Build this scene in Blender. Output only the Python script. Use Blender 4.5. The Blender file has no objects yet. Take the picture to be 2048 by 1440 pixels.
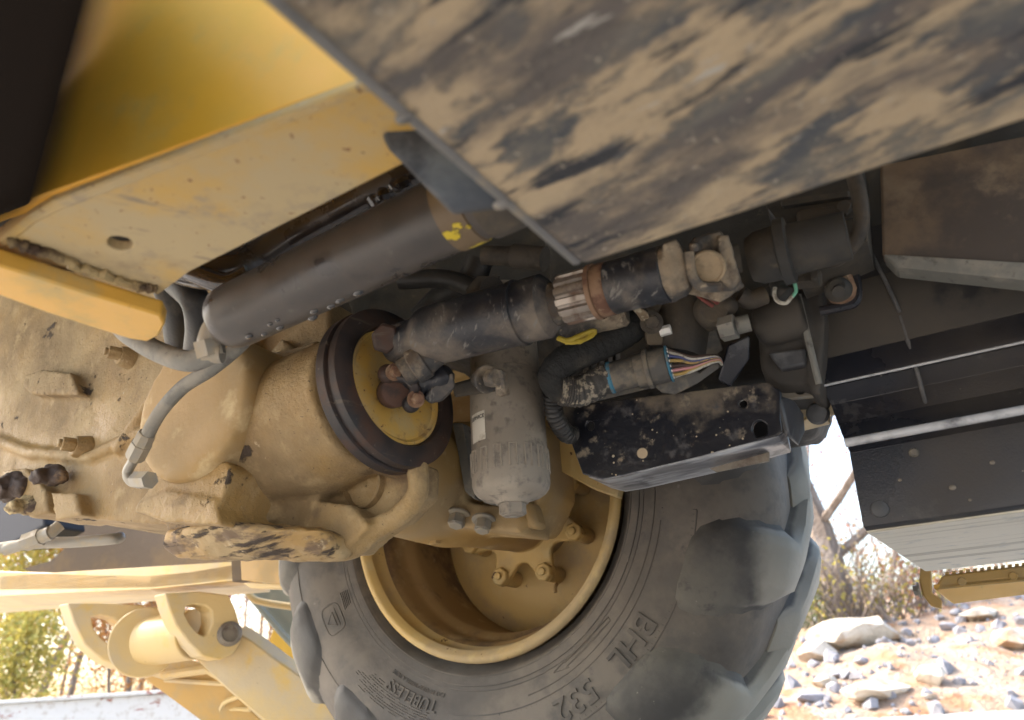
import bpy, bmesh, math, random
from math import sin, cos, pi, radians, tan, atan2, sqrt
from mathutils import Vector as V, Matrix, noise as mnoise
random.seed(7)
sc = bpy.context.scene
COL = sc.collection
# ------------------------------------------------------------------ camera
EYE = V((0, 0, .30)); FPX = 1518.0
_p, _r = radians(23.8), radians(3.5)
FW = V((0, cos(_p), sin(_p))); _u = V((0, -sin(_p), cos(_p))); _x = V((1, 0, 0))
RT = _x*cos(_r) - _u*sin(_r); UP = _u*cos(_r) + _x*sin(_r)
cd = bpy.data.cameras.new('camera'); cam = bpy.data.objects.new('camera', cd); COL.objects.link(cam)
cam.matrix_world = Matrix(((RT.x, UP.x, -FW.x, EYE.x), (RT.y, UP.y, -FW.y, EYE.y), (RT.z, UP.z, -FW.z, EYE.z), (0, 0, 0, 1)))
cd.sensor_width = 36; cd.lens = 36*FPX/2048; cd.clip_start = .02; cd.clip_end = 600
cd.dof.use_dof = True; cd.dof.focus_distance = 1.15; cd.dof.aperture_fstop = 5.0
sc.camera = cam
# ------------------------------------------------------------------ light
SUN_EL, SUN_AZ = 45, 285        # azimuth clockwise from +Y
w = bpy.data.worlds.new('World'); sc.world = w; w.use_nodes = True
nt = w.node_tree; sky = nt.nodes.new('ShaderNodeTexSky'); sky.sky_type = 'NISHITA'; sky.sun_disc = False
sky.sun_elevation = radians(SUN_EL); sky.sun_rotation = radians(SUN_AZ)
sky.air_density = 1.2; sky.dust_density = 4.0; sky.ozone_density = 1.0
nt.links.new(sky.outputs[0], nt.nodes['Background'].inputs[0]); nt.nodes['Background'].inputs[1].default_value = .15
sl = bpy.data.lights.new('sun', 'SUN'); sl.energy = 1.5; sl.angle = radians(12); sl.color = (1, .95, .87)
so = bpy.data.objects.new('sun', sl); COL.objects.link(so); so.location = (0, 0, 20)
_sd = V((sin(radians(SUN_AZ))*cos(radians(SUN_EL)), cos(radians(SUN_AZ))*cos(radians(SUN_EL)), sin(radians(SUN_EL))))
so.rotation_euler = (-_sd).to_track_quat('-Z', 'Y').to_euler()
vs = sc.view_settings; vs.view_transform = 'Standard'; vs.look = 'None'; vs.gamma = 1; vs.use_curve_mapping = False
vs.exposure = 2.3
sc.cycles.max_bounces = 8; sc.cycles.diffuse_bounces = 5; sc.cycles.glossy_bounces = 3; sc.cycles.transparent_max_bounces = 6
sc.cycles.sample_clamp_indirect = 6

# ------------------------------------------------------------------ placing helpers
_yaw = radians(28)
A = V((sin(_yaw), cos(_yaw), 0))        # across the machine, away from the eye
F = V((cos(_yaw), -sin(_yaw), 0))       # along the machine, to the right
Z = V((0, 0, 1))
def ray(x, y): return FW + RT*((x-1024)/FPX) + UP*((720-y)/FPX)
def P(x, y, d): return EYE + ray(x, y)*d
def PL(x, y, n, c):
    r = ray(x, y); return EYE + r*(c/r.dot(n))
def AP(x, y, c): return PL(x, y, A, c)            # on the upright plane c metres across the machine
def FP(x, y, c): return PL(x, y, F, c)
def ZP(x, y, z): return PL(x, y, Z, z-.30)
def M3(f, a, z): return EYE + F*f + A*a + Z*(z-.30)
def px_m(d): return d/FPX

# ------------------------------------------------------------------ mesh helpers
def frame_of(ax):
    ax = ax.normalized(); r = V((0, 0, 1)) if abs(ax.z) < .9 else V((1, 0, 0))
    u = ax.cross(r).normalized(); return u, ax.cross(u).normalized()
class MB:
    def __init__(s): s.bm = bmesh.new()
    def ring(s, c, u, v, r, n, ph=0): return [s.bm.verts.new(c+(u*cos(ph+2*pi*i/n)+v*sin(ph+2*pi*i/n))*r) for i in range(n)]
    def skin(s, rings, closed=True, caps=True):
        n = len(rings[0])
        for a, b in zip(rings, rings[1:]):
            for i in range(n if closed else n-1):
                j = (i+1) % n
                try: s.bm.faces.new((a[i], a[j], b[j], b[i]))
                except ValueError: pass
        if caps:
            for r in (rings[0], rings[-1]):
                try: s.bm.faces.new(r)
                except ValueError: pass
        return s
    def cyl(s, a, b, ra, rb=None, n=24, ph=0, caps=True):
        rb = ra if rb is None else rb; u, v = frame_of(b-a)
        return s.skin([s.ring(a, u, v, ra, n, ph), s.ring(b, u, v, rb, n, ph)], caps=caps)
    def lathe(s, c, ax, prof, n=48, caps=True):
        ax = ax.normalized(); u, v = frame_of(ax)
        return s.skin([s.ring(c+ax*a, u, v, max(r, 1e-4), n) for a, r in prof], caps=caps)
    def tube(s, pts, r, n=12, caps=True):
        rr = r if isinstance(r, (list, tuple)) else [r]*len(pts)
        rings = []; u = None
        for i, p in enumerate(pts):
            t = (pts[min(i+1, len(pts)-1)]-pts[max(i-1, 0)]).normalized()
            if u is None: u, _ = frame_of(t)
            u = (u-t*u.dot(t)).normalized(); v = t.cross(u)
            rings.append(s.ring(p, u, v, rr[i], n))
        return s.skin(rings, caps=caps)
    def hull(s, pts):
        vs_ = [s.bm.verts.new(p) for p in pts]
        r = bmesh.ops.convex_hull(s.bm, input=vs_)
        bad = [g for g in r['geom_interior'] if isinstance(g, bmesh.types.BMVert)]
        if bad: bmesh.ops.delete(s.bm, geom=list(set(bad)), context='VERTS')
        return s
    def ext(s, poly, vec):       # convex outline extruded
        return s.hull(list(poly)+[p+vec for p in poly])
    def slab(s, poly, vec, holes=()):
        loops = [list(poly)]+[list(h) for h in holes]; edges = []; lv = []
        for lp in loops:
            vv = [s.bm.verts.new(p) for p in lp]; lv.append(vv)
            edges += [s.bm.edges.new((vv[i], vv[(i+1) % len(vv)])) for i in range(len(vv))]
        r = bmesh.ops.triangle_fill(s.bm, use_beauty=True, edges=edges)
        fs = [g for g in r['geom'] if isinstance(g, bmesh.types.BMFace)]
        m = {}
        for vv in lv:
            for q in vv: m[q] = s.bm.verts.new(q.co+vec)
        for f in fs: s.bm.faces.new([m[q] for q in reversed(f.verts)])
        for vv in lv:
            for i in range(len(vv)):
                a, b = vv[i], vv[(i+1) % len(vv)]
                s.bm.faces.new((a, b, m[b], m[a]))
        return s
    def box(s, c, hx, hy, hz, ax=None):
        X, Y, Zz = ax or (F, A, Z)
        return s.hull([c+X*hx*i+Y*hy*j+Zz*hz*k for i in (-1, 1) for j in (-1, 1) for k in (-1, 1)])
    def sphere(s, c, rx, ry=None, rz=None, ax=None, sub=2):
        ry = ry or rx; rz = rz or rx; X, Y, Zz = ax or (F, A, Z)
        r = bmesh.ops.create_icosphere(s.bm, subdivisions=sub, radius=1)
        for q in r['verts']: q.co = c+X*(q.co.x*rx)+Y*(q.co.y*ry)+Zz*(q.co.z*rz)
        return s
    def hexa(s, c, ax, r, h, n=6, ph=0): return s.cyl(c, c+ax.normalized()*h, r, r, n, ph)
    def bolt(s, c, ax, r, h=None, washer=True):
        ax = ax.normalized(); h = h or r*.9
        if washer: s.cyl(c-ax*.002, c+ax*r*.18, r*1.45, n=20)
        s.cyl(c+ax*r*.18, c+ax*(h*.88), r, r, 6, random.random()); s.cyl(c+ax*(h*.88), c+ax*h, r*.93, r*.8, 6, 0)
        return s
def smooth_path(pts, k=8):
    out = []
    q = [pts[0]*2-pts[1]]+list(pts)+[pts[-1]*2-pts[-2]]
    for i in range(1, len(q)-2):
        for j in range(k):
            t = j/k; a, b, c, d = q[i-1], q[i], q[i+1], q[i+2]
            out.append(.5*((2*b)+(c-a)*t+(2*a-5*b+4*c-d)*t*t+(3*b-a-3*c+d)*t**3))
    out.append(pts[-1]); return out
def oval(cx, cy, rx, ry, fn, n=20, rot=0):
    o = []
    for i in range(n):
        a = 2*pi*i/n; x = rx*cos(a); y = ry*sin(a)
        o.append(fn(cx+x*cos(rot)-y*sin(rot), cy+x*sin(rot)+y*cos(rot)))
    return o
ROOTLOC = {}
def obj(name, mb, mat, parent=None, smooth=True, bevel=0, seg=2, remesh=0, sm=0, angle=38, disp=None, label=None, recentre=True):
    bm = mb.bm if isinstance(mb, MB) else mb
    bmesh.ops.remove_doubles(bm, verts=bm.verts, dist=1e-5)
    bmesh.ops.recalc_face_normals(bm, faces=bm.faces)
    me = bpy.data.meshes.new(name); 
    c = V((0, 0, 0))
    if recentre and len(bm.verts):
        lo = V([min(q.co[i] for q in bm.verts) for i in range(3)]); hi = V([max(q.co[i] for q in bm.verts) for i in range(3)])
        c = (lo+hi)/2
    for q in bm.verts: q.co -= c
    bm.to_mesh(me); bm.free()
    o = bpy.data.objects.new(name, me); COL.objects.link(o)
    if mat: me.materials.append(mat)
    base = V((0, 0, 0)); p = parent
    while p is not None: base = base+p.location; p = p.parent
    o.parent = parent; o.location = c-base
    if bevel:
        b = o.modifiers.new('bevel', 'BEVEL'); b.width = bevel; b.segments = seg; b.limit_method = 'ANGLE'; b.angle_limit = radians(30)
    if remesh:
        r = o.modifiers.new('remesh', 'REMESH'); r.mode = 'VOXEL'; r.voxel_size = remesh; r.use_smooth_shade = True
        if sm: s_ = o.modifiers.new('smooth', 'SMOOTH'); s_.iterations = sm; s_.factor = .6
    if disp:
        t = bpy.data.textures.new(name, 'CLOUDS'); t.noise_scale = disp[0]; t.noise_depth = 3
        d = o.modifiers.new('displace', 'DISPLACE'); d.texture = t; d.strength = disp[1]; d.mid_level = .5; d.texture_coords = 'LOCAL'
    if smooth:
        me.shade_smooth()
        if not remesh: me.set_sharp_from_angle(angle=radians(angle))
    if label: o['label'] = label
    return o
def tag(o, label, cat, group=None):
    o['label'] = label; o['category'] = cat
    if group: o['group'] = group
    return o
def kind(o, k): o['kind'] = k; return o
def empty(name, loc):
    o = bpy.data.objects.new(name, None); COL.objects.link(o); o.location = loc; o.empty_display_size = .2; return o

# ------------------------------------------------------------------ materials
def mat(name, base, rough=.6, metal=0, layers=(), bump=(), coat=0, spec=.5):
    """layers: (colour, roughness, scale, low, high, stretch, detail, kind[, bump]) noise-masked coverings, in order"""
    m = bpy.data.materials.new(name); m.use_nodes = True; n = m.node_tree.nodes; L = m.node_tree.links
    b = n['Principled BSDF']; b.inputs['Metallic'].default_value = metal
    b.inputs['Specular IOR Level'].default_value = spec; b.inputs['Coat Weight'].default_value = coat
    tc = n.new('ShaderNodeTexCoord'); oi = n.new('ShaderNodeObjectInfo')
    mul = n.new('ShaderNodeVectorMath'); mul.operation = 'SCALE'; mul.inputs['Scale'].default_value = 37.0
    cmb = n.new('ShaderNodeCombineXYZ')
    for i in range(3): L.new(oi.outputs['Random'], cmb.inputs[i])
    L.new(cmb.outputs[0], mul.inputs[0])
    add = n.new('ShaderNodeVectorMath'); L.new(tc.outputs['Object'], add.inputs[0]); L.new(mul.outputs[0], add.inputs[1])
    co = add.outputs[0]
    colr = None; rg = None; hgt = None; mtl = None
    def rgb(c):
        q = n.new('ShaderNodeRGB'); q.outputs[0].default_value = (*c, 1); return q.outputs[0]
    def val(v):
        q = n.new('ShaderNodeValue'); q.outputs[0].default_value = v; return q.outputs[0]
    colr = rgb(base); rg = val(rough); mtl = val(metal)
    for i, ly in enumerate(layers):
        col, rr, scale, lo, hi = ly[:5]; stretch = ly[5] if len(ly) > 5 else None; det = ly[6] if len(ly) > 6 else 6
        kd = ly[7] if len(ly) > 7 else 'noise'; bp = ly[8] if len(ly) > 8 else 0
        mp = n.new('ShaderNodeMapping'); mp.inputs['Location'].default_value = (i*3.1, i*1.7, i*5.3)
        if stretch:      # (sx, sy, sz, rotz)
            rot = n.new('ShaderNodeMapping'); rot.inputs['Rotation'].default_value = (0, 0, stretch[3] if len(stretch) > 3 else 0)
            L.new(co, rot.inputs[0]); mp.inputs['Scale'].default_value = stretch[:3]; L.new(rot.outputs[0], mp.inputs[0])
        else: L.new(co, mp.inputs[0])
        if kd == 'spots':
            t = n.new('ShaderNodeTexVoronoi'); t.inputs['Scale'].default_value = scale; L.new(mp.outputs[0], t.inputs['Vector'])
            nz = n.new('ShaderNodeTexNoise'); nz.inputs['Scale'].default_value = scale*.7; L.new(mp.outputs[0], nz.inputs['Vector'])
            ma = n.new('ShaderNodeMath'); ma.operation = 'MULTIPLY_ADD'; L.new(nz.outputs['Fac'], ma.inputs[0]); ma.inputs[1].default_value = .5; L.new(t.outputs['Distance'], ma.inputs[2])
            src = ma.outputs[0]
        elif kd == 'cracks':
            t = n.new('ShaderNodeTexVoronoi'); t.feature = 'DISTANCE_TO_EDGE'; t.inputs['Scale'].default_value = scale
            nz = n.new('ShaderNodeTexNoise'); nz.inputs['Scale'].default_value = scale*1.5; L.new(mp.outputs[0], nz.inputs['Vector'])
            mx = n.new('ShaderNodeMix'); mx.data_type = 'VECTOR'; mx.inputs[0].default_value = .25; L.new(mp.outputs[0], mx.inputs[4]); L.new(nz.outputs['Color'], mx.inputs[5])
            L.new(mx.outputs[1], t.inputs['Vector']); src = t.outputs['Distance']
        else:
            t = n.new('ShaderNodeTexNoise'); t.inputs['Scale'].default_value = scale; t.inputs['Detail'].default_value = det; t.inputs['Roughness'].default_value = .62
            L.new(mp.outputs[0], t.inputs['Vector']); src = t.outputs['Fac']
        mr = n.new('ShaderNodeMapRange'); mr.interpolation_type = 'SMOOTHSTEP'; mr.inputs['From Min'].default_value = lo; mr.inputs['From Max'].default_value = hi
        if lo > hi:
            mr.inputs['From Min'].default_value = hi; mr.inputs['From Max'].default_value = lo; mr.inputs['To Min'].default_value = 1; mr.inputs['To Max'].default_value = 0
        L.new(src, mr.inputs['Value'])
        mx = n.new('ShaderNodeMix'); mx.data_type = 'RGBA'; L.new(mr.outputs[0], mx.inputs[0]); L.new(colr, mx.inputs[6]); mx.inputs[7].default_value = (*col, 1); colr = mx.outputs[2]
        m2 = n.new('ShaderNodeMix'); L.new(mr.outputs[0], m2.inputs[0]); L.new(rg, m2.inputs[2]); m2.inputs[3].default_value = rr; rg = m2.outputs[0]
        if metal:
            m3 = n.new('ShaderNodeMix'); L.new(mr.outputs[0], m3.inputs[0]); L.new(mtl, m3.inputs[2]); m3.inputs[3].default_value = 0; mtl = m3.outputs[0]
        if bp:
            s = n.new('ShaderNodeMath'); s.operation = 'MULTIPLY'; L.new(mr.outputs[0], s.inputs[0]); s.inputs[1].default_value = bp
            if hgt is None: hgt = s.outputs[0]
            else:
                a2 = n.new('ShaderNodeMath'); L.new(hgt, a2.inputs[0]); L.new(s.outputs[0], a2.inputs[1]); hgt = a2.outputs[0]
    for (scale, amt) in bump:
        t = n.new('ShaderNodeTexNoise'); t.inputs['Scale'].default_value = scale; t.inputs['Detail'].default_value = 5; L.new(co, t.inputs['Vector'])
        s = n.new('ShaderNodeMath'); s.operation = 'MULTIPLY'; L.new(t.outputs['Fac'], s.inputs[0]); s.inputs[1].default_value = amt
        if hgt is None: hgt = s.outputs[0]
        else:
            a2 = n.new('ShaderNodeMath'); L.new(hgt, a2.inputs[0]); L.new(s.outputs[0], a2.inputs[1]); hgt = a2.outputs[0]
    if hgt is not None:
        bn = n.new('ShaderNodeBump'); bn.inputs['Strength'].default_value = 1; bn.inputs['Distance'].default_value = 1
        L.new(hgt, bn.inputs['Height']); L.new(bn.outputs[0], b.inputs['Normal'])
    L.new(colr, b.inputs['Base Color']); L.new(rg, b.inputs['Roughness']); L.new(mtl, b.inputs['Metallic'])
    return m
YEL = (.66, .36, .045); DUST = (.40, .30, .175); MUD = (.42, .30, .17); GREY = (.20, .19, .17); BLK = (.012, .012, .014); RUST = (.11, .045, .022); GREASE = (.045, .032, .024)
CREAM = (.62, .45, .20)
M_beam = mat('yellow_frame_paint', (.84, .42, .035), .45, layers=[((.72, .42, .06), .7, 5, .44, .74), ((.66, .42, .09), .6, 18, .55, .8), ((.20, .13, .05), .8, 26, .70, .78)], bump=((9, .0012), (160, .00012)))
M_beamdust = mat('dusty_yellow_paint', (.55, .33, .06), .5, layers=[((.46, .36, .20), .8, 5.5, .36, .56), ((.26, .20, .13), .85, 6, .54, .70), ((.36, .29, .19), .85, 28, .56, .74), ((.14, .09, .045), .8, 60, .66, .71), ((.22, .11, .05), .8, 130, .65, .69), ((.30, .24, .16), .85, 45, .60, .68, (.25, 1.6, 1, -_yaw), 9)], bump=((12, .0012), (220, .0001)))
M_plate = mat('mounting_plate_paint', (.68, .38, .06), .4, layers=[((.50, .36, .14), .7, 12, .5, .7), ((.22, .10, .04), .8, 40, .66, .72)], bump=((30, .0006),))
M_weld = mat('weld_grime', (.36, .27, .13), .7, layers=[((.06, .035, .02), .8, 22, .45, .6), ((.55, .42, .2), .6, 60, .55, .7)], bump=((60, .004), (25, .004)))
M_case = mat('cast_paint_under_dust', (.32, .20, .068), .5, layers=[((.32, .235, .125), .85, 7, .38, .64), ((.19, .13, .065), .85, 3.6, .44, .68), ((.40, .295, .155), .8, 18, .50, .74), ((.25, .17, .085), .8, 30, .56, .76), ((.15, .10, .055), .8, 9, .57, .72, None, 12), ((.05, .034, .023), .85, 13, .635, .68, None, 12, 'noise', .002), ((.44, .35, .22), .9, 40, .68, .76), ((.09, .06, .035), .8, 140, .66, .70)], bump=((14, .003), (60, .002), (220, .0014), (600, .0004)))
M_sump = mat('oily_cast_paint', (.36, .225, .08), .6, layers=[((.38, .28, .15), .85, 9, .40, .62), ((.15, .10, .06), .8, 14, .50, .62, (.8, 2.2, 2.2, _yaw), 10), ((.05, .034, .024), .85, 16, .53, .60, (.6, 3.2, 3.2, _yaw), 12, 'noise', .002), ((.46, .36, .22), .8, 60, .6, .7)], bump=((22, .003), (150, .0008)))
M_axle = mat('axle_paint_under_dust', (.36, .225, .075), .6, layers=[((.35, .25, .13), .85, 6, .42, .64), ((.52, .40, .22), .85, 16, .55, .72), ((.10, .07, .04), .8, 70, .70, .74)], bump=((16, .002), (160, .0004)))
M_rim = mat('rim_paint', (.55, .375, .135), .5, layers=[((.40, .30, .165), .8, 5, .45, .65), ((.55, .42, .20), .8, 14, .52, .7), ((.09, .04, .02), .85, 42, .66, .70), ((.13, .08, .045), .8, 11, .66, .74)], bump=((30, .0008), (180, .0003)))
M_barrel2 = mat('grimy_rim_barrel', (.30, .19, .075), .7, layers=[((.13, .08, .045), .8, 6, .46, .64), ((.42, .31, .16), .8, 14, .55, .72)], bump=((40, .0006),))
M_barrel = mat('rusty_rim_barrel', (.16, .10, .055), .8, layers=[((.10, .05, .03), .8, 9, .45, .62), ((.32, .22, .11), .8, 5, .50, .70)], bump=((60, .0006),))
M_tyre = mat('dusty_rubber', (.066, .058, .051), .62, layers=[((.185, .160, .132), .85, 4, .34, .66), ((.11, .10, .088), .8, 17, .45, .68), ((.20, .18, .155), .9, 34, .66, .76), ((.03, .03, .032), .5, 8, .62, .72)], bump=((70, .0006), (500, .00015)))
M_lug = mat('dusty_tread_rubber', (.062, .058, .054), .6, layers=[((.15, .14, .12), .9, 4, .42, .66, (1, 1, 1), 8), ((.075, .07, .066), .8, 22, .5, .68), ((.26, .24, .20), .9, 60, .66, .74), ((.02, .02, .02), .7, 24, .69, .72)], bump=((60, .0009), (400, .0002)))
M_disc = mat('rusty_disc', (.045, .028, .022), .6, .0, layers=[((.075, .036, .022), .8, 12, .45, .66), ((.016, .014, .015), .5, 7, .48, .62), ((.16, .13, .10), .8, 90, .64, .72), ((.10, .08, .06), .85, 30, .60, .70, (.3, .3, 2.5, 0))], bump=((90, .0005),))
M_hub = mat('dusty_yellow_hub', (.58, .36, .08), .55, layers=[((.50, .37, .16), .8, 22, .42, .66), ((.30, .19, .08), .8, 40, .56, .72), ((.16, .09, .045), .85, 120, .62, .70), ((.10, .05, .03), .8, 12, .66, .74)], bump=((70, .0004),))
M_shaft = mat('black_shaft_paint', (.014, .015, .020), .42, layers=[((.17, .14, .11), .85, 12, .46, .72, (1, 1, 1), 9), ((.16, .15, .135), .8, 60, .58, .66, (3.2, .7, .7, -_yaw), 8), ((.34, .30, .22), .9, 60, .27, .23, None, 4, 'spots', .0003)], bump=((40, .0006), (220, .0004)))
M_shaftdust = mat('mud_crusted_steel', (.05, .047, .045), .6, layers=[((.27, .215, .15), .9, 16, .42, .60), ((.09, .065, .045), .8, 38, .5, .66), ((.34, .28, .2), .9, 90, .6, .7)], bump=((30, .002), (160, .0010)))
M_spline = mat('bare_steel', (.33, .29, .25), .42, .8, layers=[((.13, .08, .055), .75, 30, .42, .60)], bump=((200, .0002),))
M_rustband = mat('rust_band', (.22, .13, .075), .7, layers=[((.11, .05, .03), .8, 24, .45, .62), ((.33, .26, .18), .85, 60, .55, .7)], bump=((90, .0008),))
M_filter = mat('grey_filter_paint', (.25, .215, .172), .65, layers=[((.34, .295, .235), .85, 12, .45, .66), ((.15, .13, .11), .8, 60, .5, .7), ((.55, .5, .4), .8, 26, .74, .78)], bump=((45, .0005), (300, .0002)))
M_label = mat('paper_label', (.66, .62, .53), .7, layers=[((.45, .40, .32), .8, 60, .5, .7)])
M_ink = mat('ink', (.03, .03, .03), .7)
M_tube = mat('grimy_hydraulic_tube', (.050, .044, .040), .36, layers=[((.085, .068, .055), .6, 4, .42, .64), ((.028, .024, .024), .18, 9, .52, .66), ((.12, .11, .09), .6, 60, .62, .74), ((.02, .016, .014), .15, 14, .60, .66, (.4, 1, 1, -_yaw))], bump=((12, .0010), (300, .0001)), spec=.6)
M_oil = mat('oily_rubber', (.026, .020, .018), .20, layers=[((.045, .040, .036), .4, 10, .50, .68)], bump=((18, .0006), (60, .0003)), coat=.3)
M_drop = mat('oil_drop', (.03, .027, .025), .06, coat=1)
M_hose = mat('grey_hose', (.17, .165, .145), .7, layers=[((.26, .24, .20), .85, 20, .45, .65), ((.10, .09, .08), .7, 60, .55, .7)], bump=((200, .0004),))
M_fit = mat('dusty_fitting', (.30, .28, .24), .5, .5, layers=[((.34, .29, .21), .85, 30, .42, .62)], bump=((120, .0004),))
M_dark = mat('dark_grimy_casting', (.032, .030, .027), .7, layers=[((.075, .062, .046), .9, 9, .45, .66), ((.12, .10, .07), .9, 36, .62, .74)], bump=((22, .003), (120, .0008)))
M_darkb = mat('dark_brown_casting', (.06, .05, .04), .75, layers=[((.12, .095, .065), .9, 12, .45, .66), ((.03, .025, .02), .7, 24, .55, .7)], bump=((22, .002), (120, .0008)))
M_cable = mat('corrugated_conduit', (.022, .021, .020), .5, layers=[((.09, .078, .06), .85, 20, .52, .70)], bump=((200, .0005),))
M_grey = mat('grey_connector_plastic', (.075, .07, .063), .6, layers=[((.17, .145, .11), .85, 30, .46, .66), ((.06, .055, .05), .7, 60, .5, .7)], bump=((120, .0005),))
M_blue = mat('blue_seal', (.04, .16, .24), .55, layers=[((.16, .15, .13), .8, 90, .5, .7)])
M_pins = mat('white_pins', (.75, .74, .7), .5)
M_ytag = mat('yellow_clip_plastic', (.42, .31, .03), .45, layers=[((.25, .17, .03), .7, 60, .5, .7)], bump=((90, .002),))
M_redw = mat('red_wire', (.22, .06, .045), .6); M_whw = mat('white_wire', (.46, .43, .36), .5, layers=[((.2, .17, .13), .8, 120, .5, .65)]); M_blw = mat('blue_wire', (.05, .06, .16), .45)
M_yew = mat('yellow_wire', (.38, .25, .07), .5, layers=[((.2, .16, .1), .8, 120, .5, .65)]); M_pkw = mat('pink_wire', (.5, .22, .22), .5); M_bkw = mat('brown_wire', (.06, .035, .025), .5); M_gnw = mat('green_wire', (.16, .42, .28), .5)
M_guard = mat('black_box_paint', (.013, .014, .019), .30, layers=[((.15, .12, .085), .9, 7, .47, .62, None, 10), ((.22, .18, .13), .9, 26, .58, .68), ((.055, .052, .055), .55, 40, .55, .7), ((.40, .33, .23), .9, 80, .34, .29, None, 4, 'spots', .0004), ((.42, .33, .22), .9, 20, .31, .28, None, 4, 'spots', .0006)], bump=((24, .0022), (120, .0006)))
M_mudplate = mat('mud_smeared_steel', (.060, .064, .070), .55, layers=[((.16, .145, .12), .85, 26, .42, .62, (.45, 1.1, 1, .70), 10), ((.40, .31, .20), .95, 34, .43, .55, (.50, 1.05, 1, .74), 12, 'noise', .0012), ((.42, .33, .215), .95, 14, .50, .64, (.5, 1.1, 1, .7), 12, 'noise', .0008), ((.11, .095, .085), .8, 6.5, .55, .66, (.45, 1.1, 1, .7), 12), ((.10, .085, .08), .8, 11, .54, .62, (.32, 1.1, 1, .66), 11), ((.026, .027, .032), .6, 44, .57, .64, (.22, 1.1, 1, .68), 9), ((.38, .36, .32), .8, 60, .66, .72, (.3, 1.2, 1, .6), 9), ((.36, .31, .24), .95, 120, .60, .70)], bump=((60, .0015), (260, .0006)))
M_lip = mat('worn_plate_edge', (.16, .155, .148), .6, .0, layers=[((.30, .25, .18), .9, 12, .45, .65), ((.08, .08, .08), .6, 20, .55, .7)], bump=((40, .001),))
M_blackst = mat('black_steel', (.022, .022, .025), .55, layers=[((.06, .055, .05), .8, 12, .45, .7), ((.10, .09, .075), .8, 40, .62, .75)], bump=((50, .0005),))
M_greyst = mat('grey_scuffed_steel', (.065, .066, .070), .6, layers=[((.13, .13, .13), .8, 14, .45, .6, (.3, 1, 1, -_yaw)), ((.045, .045, .05), .7, 30, .5, .7)], bump=((60, .0004),))
M_tank = mat('black_tank_plastic', (.018, .019, .025), .24, layers=[((.040, .034, .030), .6, 3, .44, .66), ((.085, .08, .075), .75, 18, .58, .76, None, 12), ((.20, .18, .15), .9, 55, .26, .23, None, 4, 'spots')], bump=((400, .0003), (10, .001)))
M_tankdust = mat('tank_top_dust', (.058, .052, .046), .8, layers=[((.082, .070, .056), .9, 4, .42, .64), ((.03, .028, .028), .6, 12, .58, .72)], bump=((40, .0006),))
M_tankbase = mat('scuffed_base_plate', (.66, .61, .50), .6, 0, layers=[((.36, .32, .25), .7, 12, .54, .66, (.10, 3, 3, _yaw), 8, 'noise', .0006), ((.46, .45, .41), .7, 26, .55, .7)], bump=((60, .0004),))
M_tanplate = mat('mud_dusted_channel', (.17, .12, .078), .9, layers=[((.075, .06, .05), .8, 6, .44, .62), ((.22, .165, .11), .9, 14, .5, .7)], bump=((40, .0015),))
M_cream = mat('cream_yellow_paint', (.60, .44, .20), .5, layers=[((.52, .42, .27), .75, 5, .42, .64), ((.62, .42, .13), .5, 9, .52, .7), ((.22, .17, .12), .8, 44, .68, .73)], bump=((20, .001), (160, .0003)))  # pale cream yellow, mottled, with small dark specks
M_underdk = mat('dark_brown_plate', (.09, .065, .045), .8, layers=[((.13, .09, .05), .85, 6, .45, .65)], bump=((40, .001),))  # dark brown with faint mottling
M_pin = mat('pivot_pin_steel', (.22, .19, .15), .55, .4, layers=[((.12, .09, .07), .8, 30, .45, .65)], bump=((90, .001),))
M_step = mat('gold_step_paint', (.46, .28, .08), .5, layers=[((.40, .28, .13), .8, 12, .45, .66)], bump=((60, .0005),))
M_fender = mat('grey_green_panel', (.24, .27, .25), .5, layers=[((.35, .36, .32), .8, 12, .5, .68)], bump=((60, .0005),))
M_goldp = mat('plain_yellow_paint', (.64, .40, .05), .45, bump=((30, .0004),))
M_white = mat('white_rail_paint', (.46, .46, .45), .6, layers=[((.24, .09, .065), .8, 9, .60, .63, (.7, .7, 1.4, 0), 5), ((.36, .33, .30), .8, 20, .5, .7)], bump=((20, .001),))
M_redp = mat('red_rail_paint', (.50, .22, .18), .6)
M_gravel = mat('gravel_ground', (.46, .43, .38), .95, layers=[((.36, .33, .30), .95, 9, .45, .6), ((.56, .56, .56), .95, 34, .5, .66), ((.38, .34, .28), .95, 1.2, .5, .7)], bump=((20, .02), (80, .008)))
M_bank = mat('dirt_bank', (.33, .22, .145), .95, layers=[((.38, .30, .23), .95, .9, .42, .58), ((.32, .165, .085), .95, 2.2, .50, .62), ((.42, .34, .26), .95, 6, .56, .68), ((.22, .16, .10), .95, 12, .62, .72), ((.30, .32, .14), .95, 1.6, .66, .72)], bump=((6, .08), (26, .035), (90, .008)))
M_rock = mat('pale_sandstone', (.52, .46, .37), .9, layers=[((.34, .23, .14), .95, 3, .50, .66), ((.54, .49, .41), .9, 7, .5, .66)], bump=((8, .03), (40, .006)))
M_rockg = mat('grey_rock', (.22, .22, .24), .9, layers=[((.30, .29, .30), .9, 5, .45, .65)], bump=((10, .02),))
M_bark = mat('grey_brown_bark', (.15, .115, .09), .95, layers=[((.24, .20, .17), .95, 8, .45, .65, (1, 1, .2, 0))], bump=((20, .02),))
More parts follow.
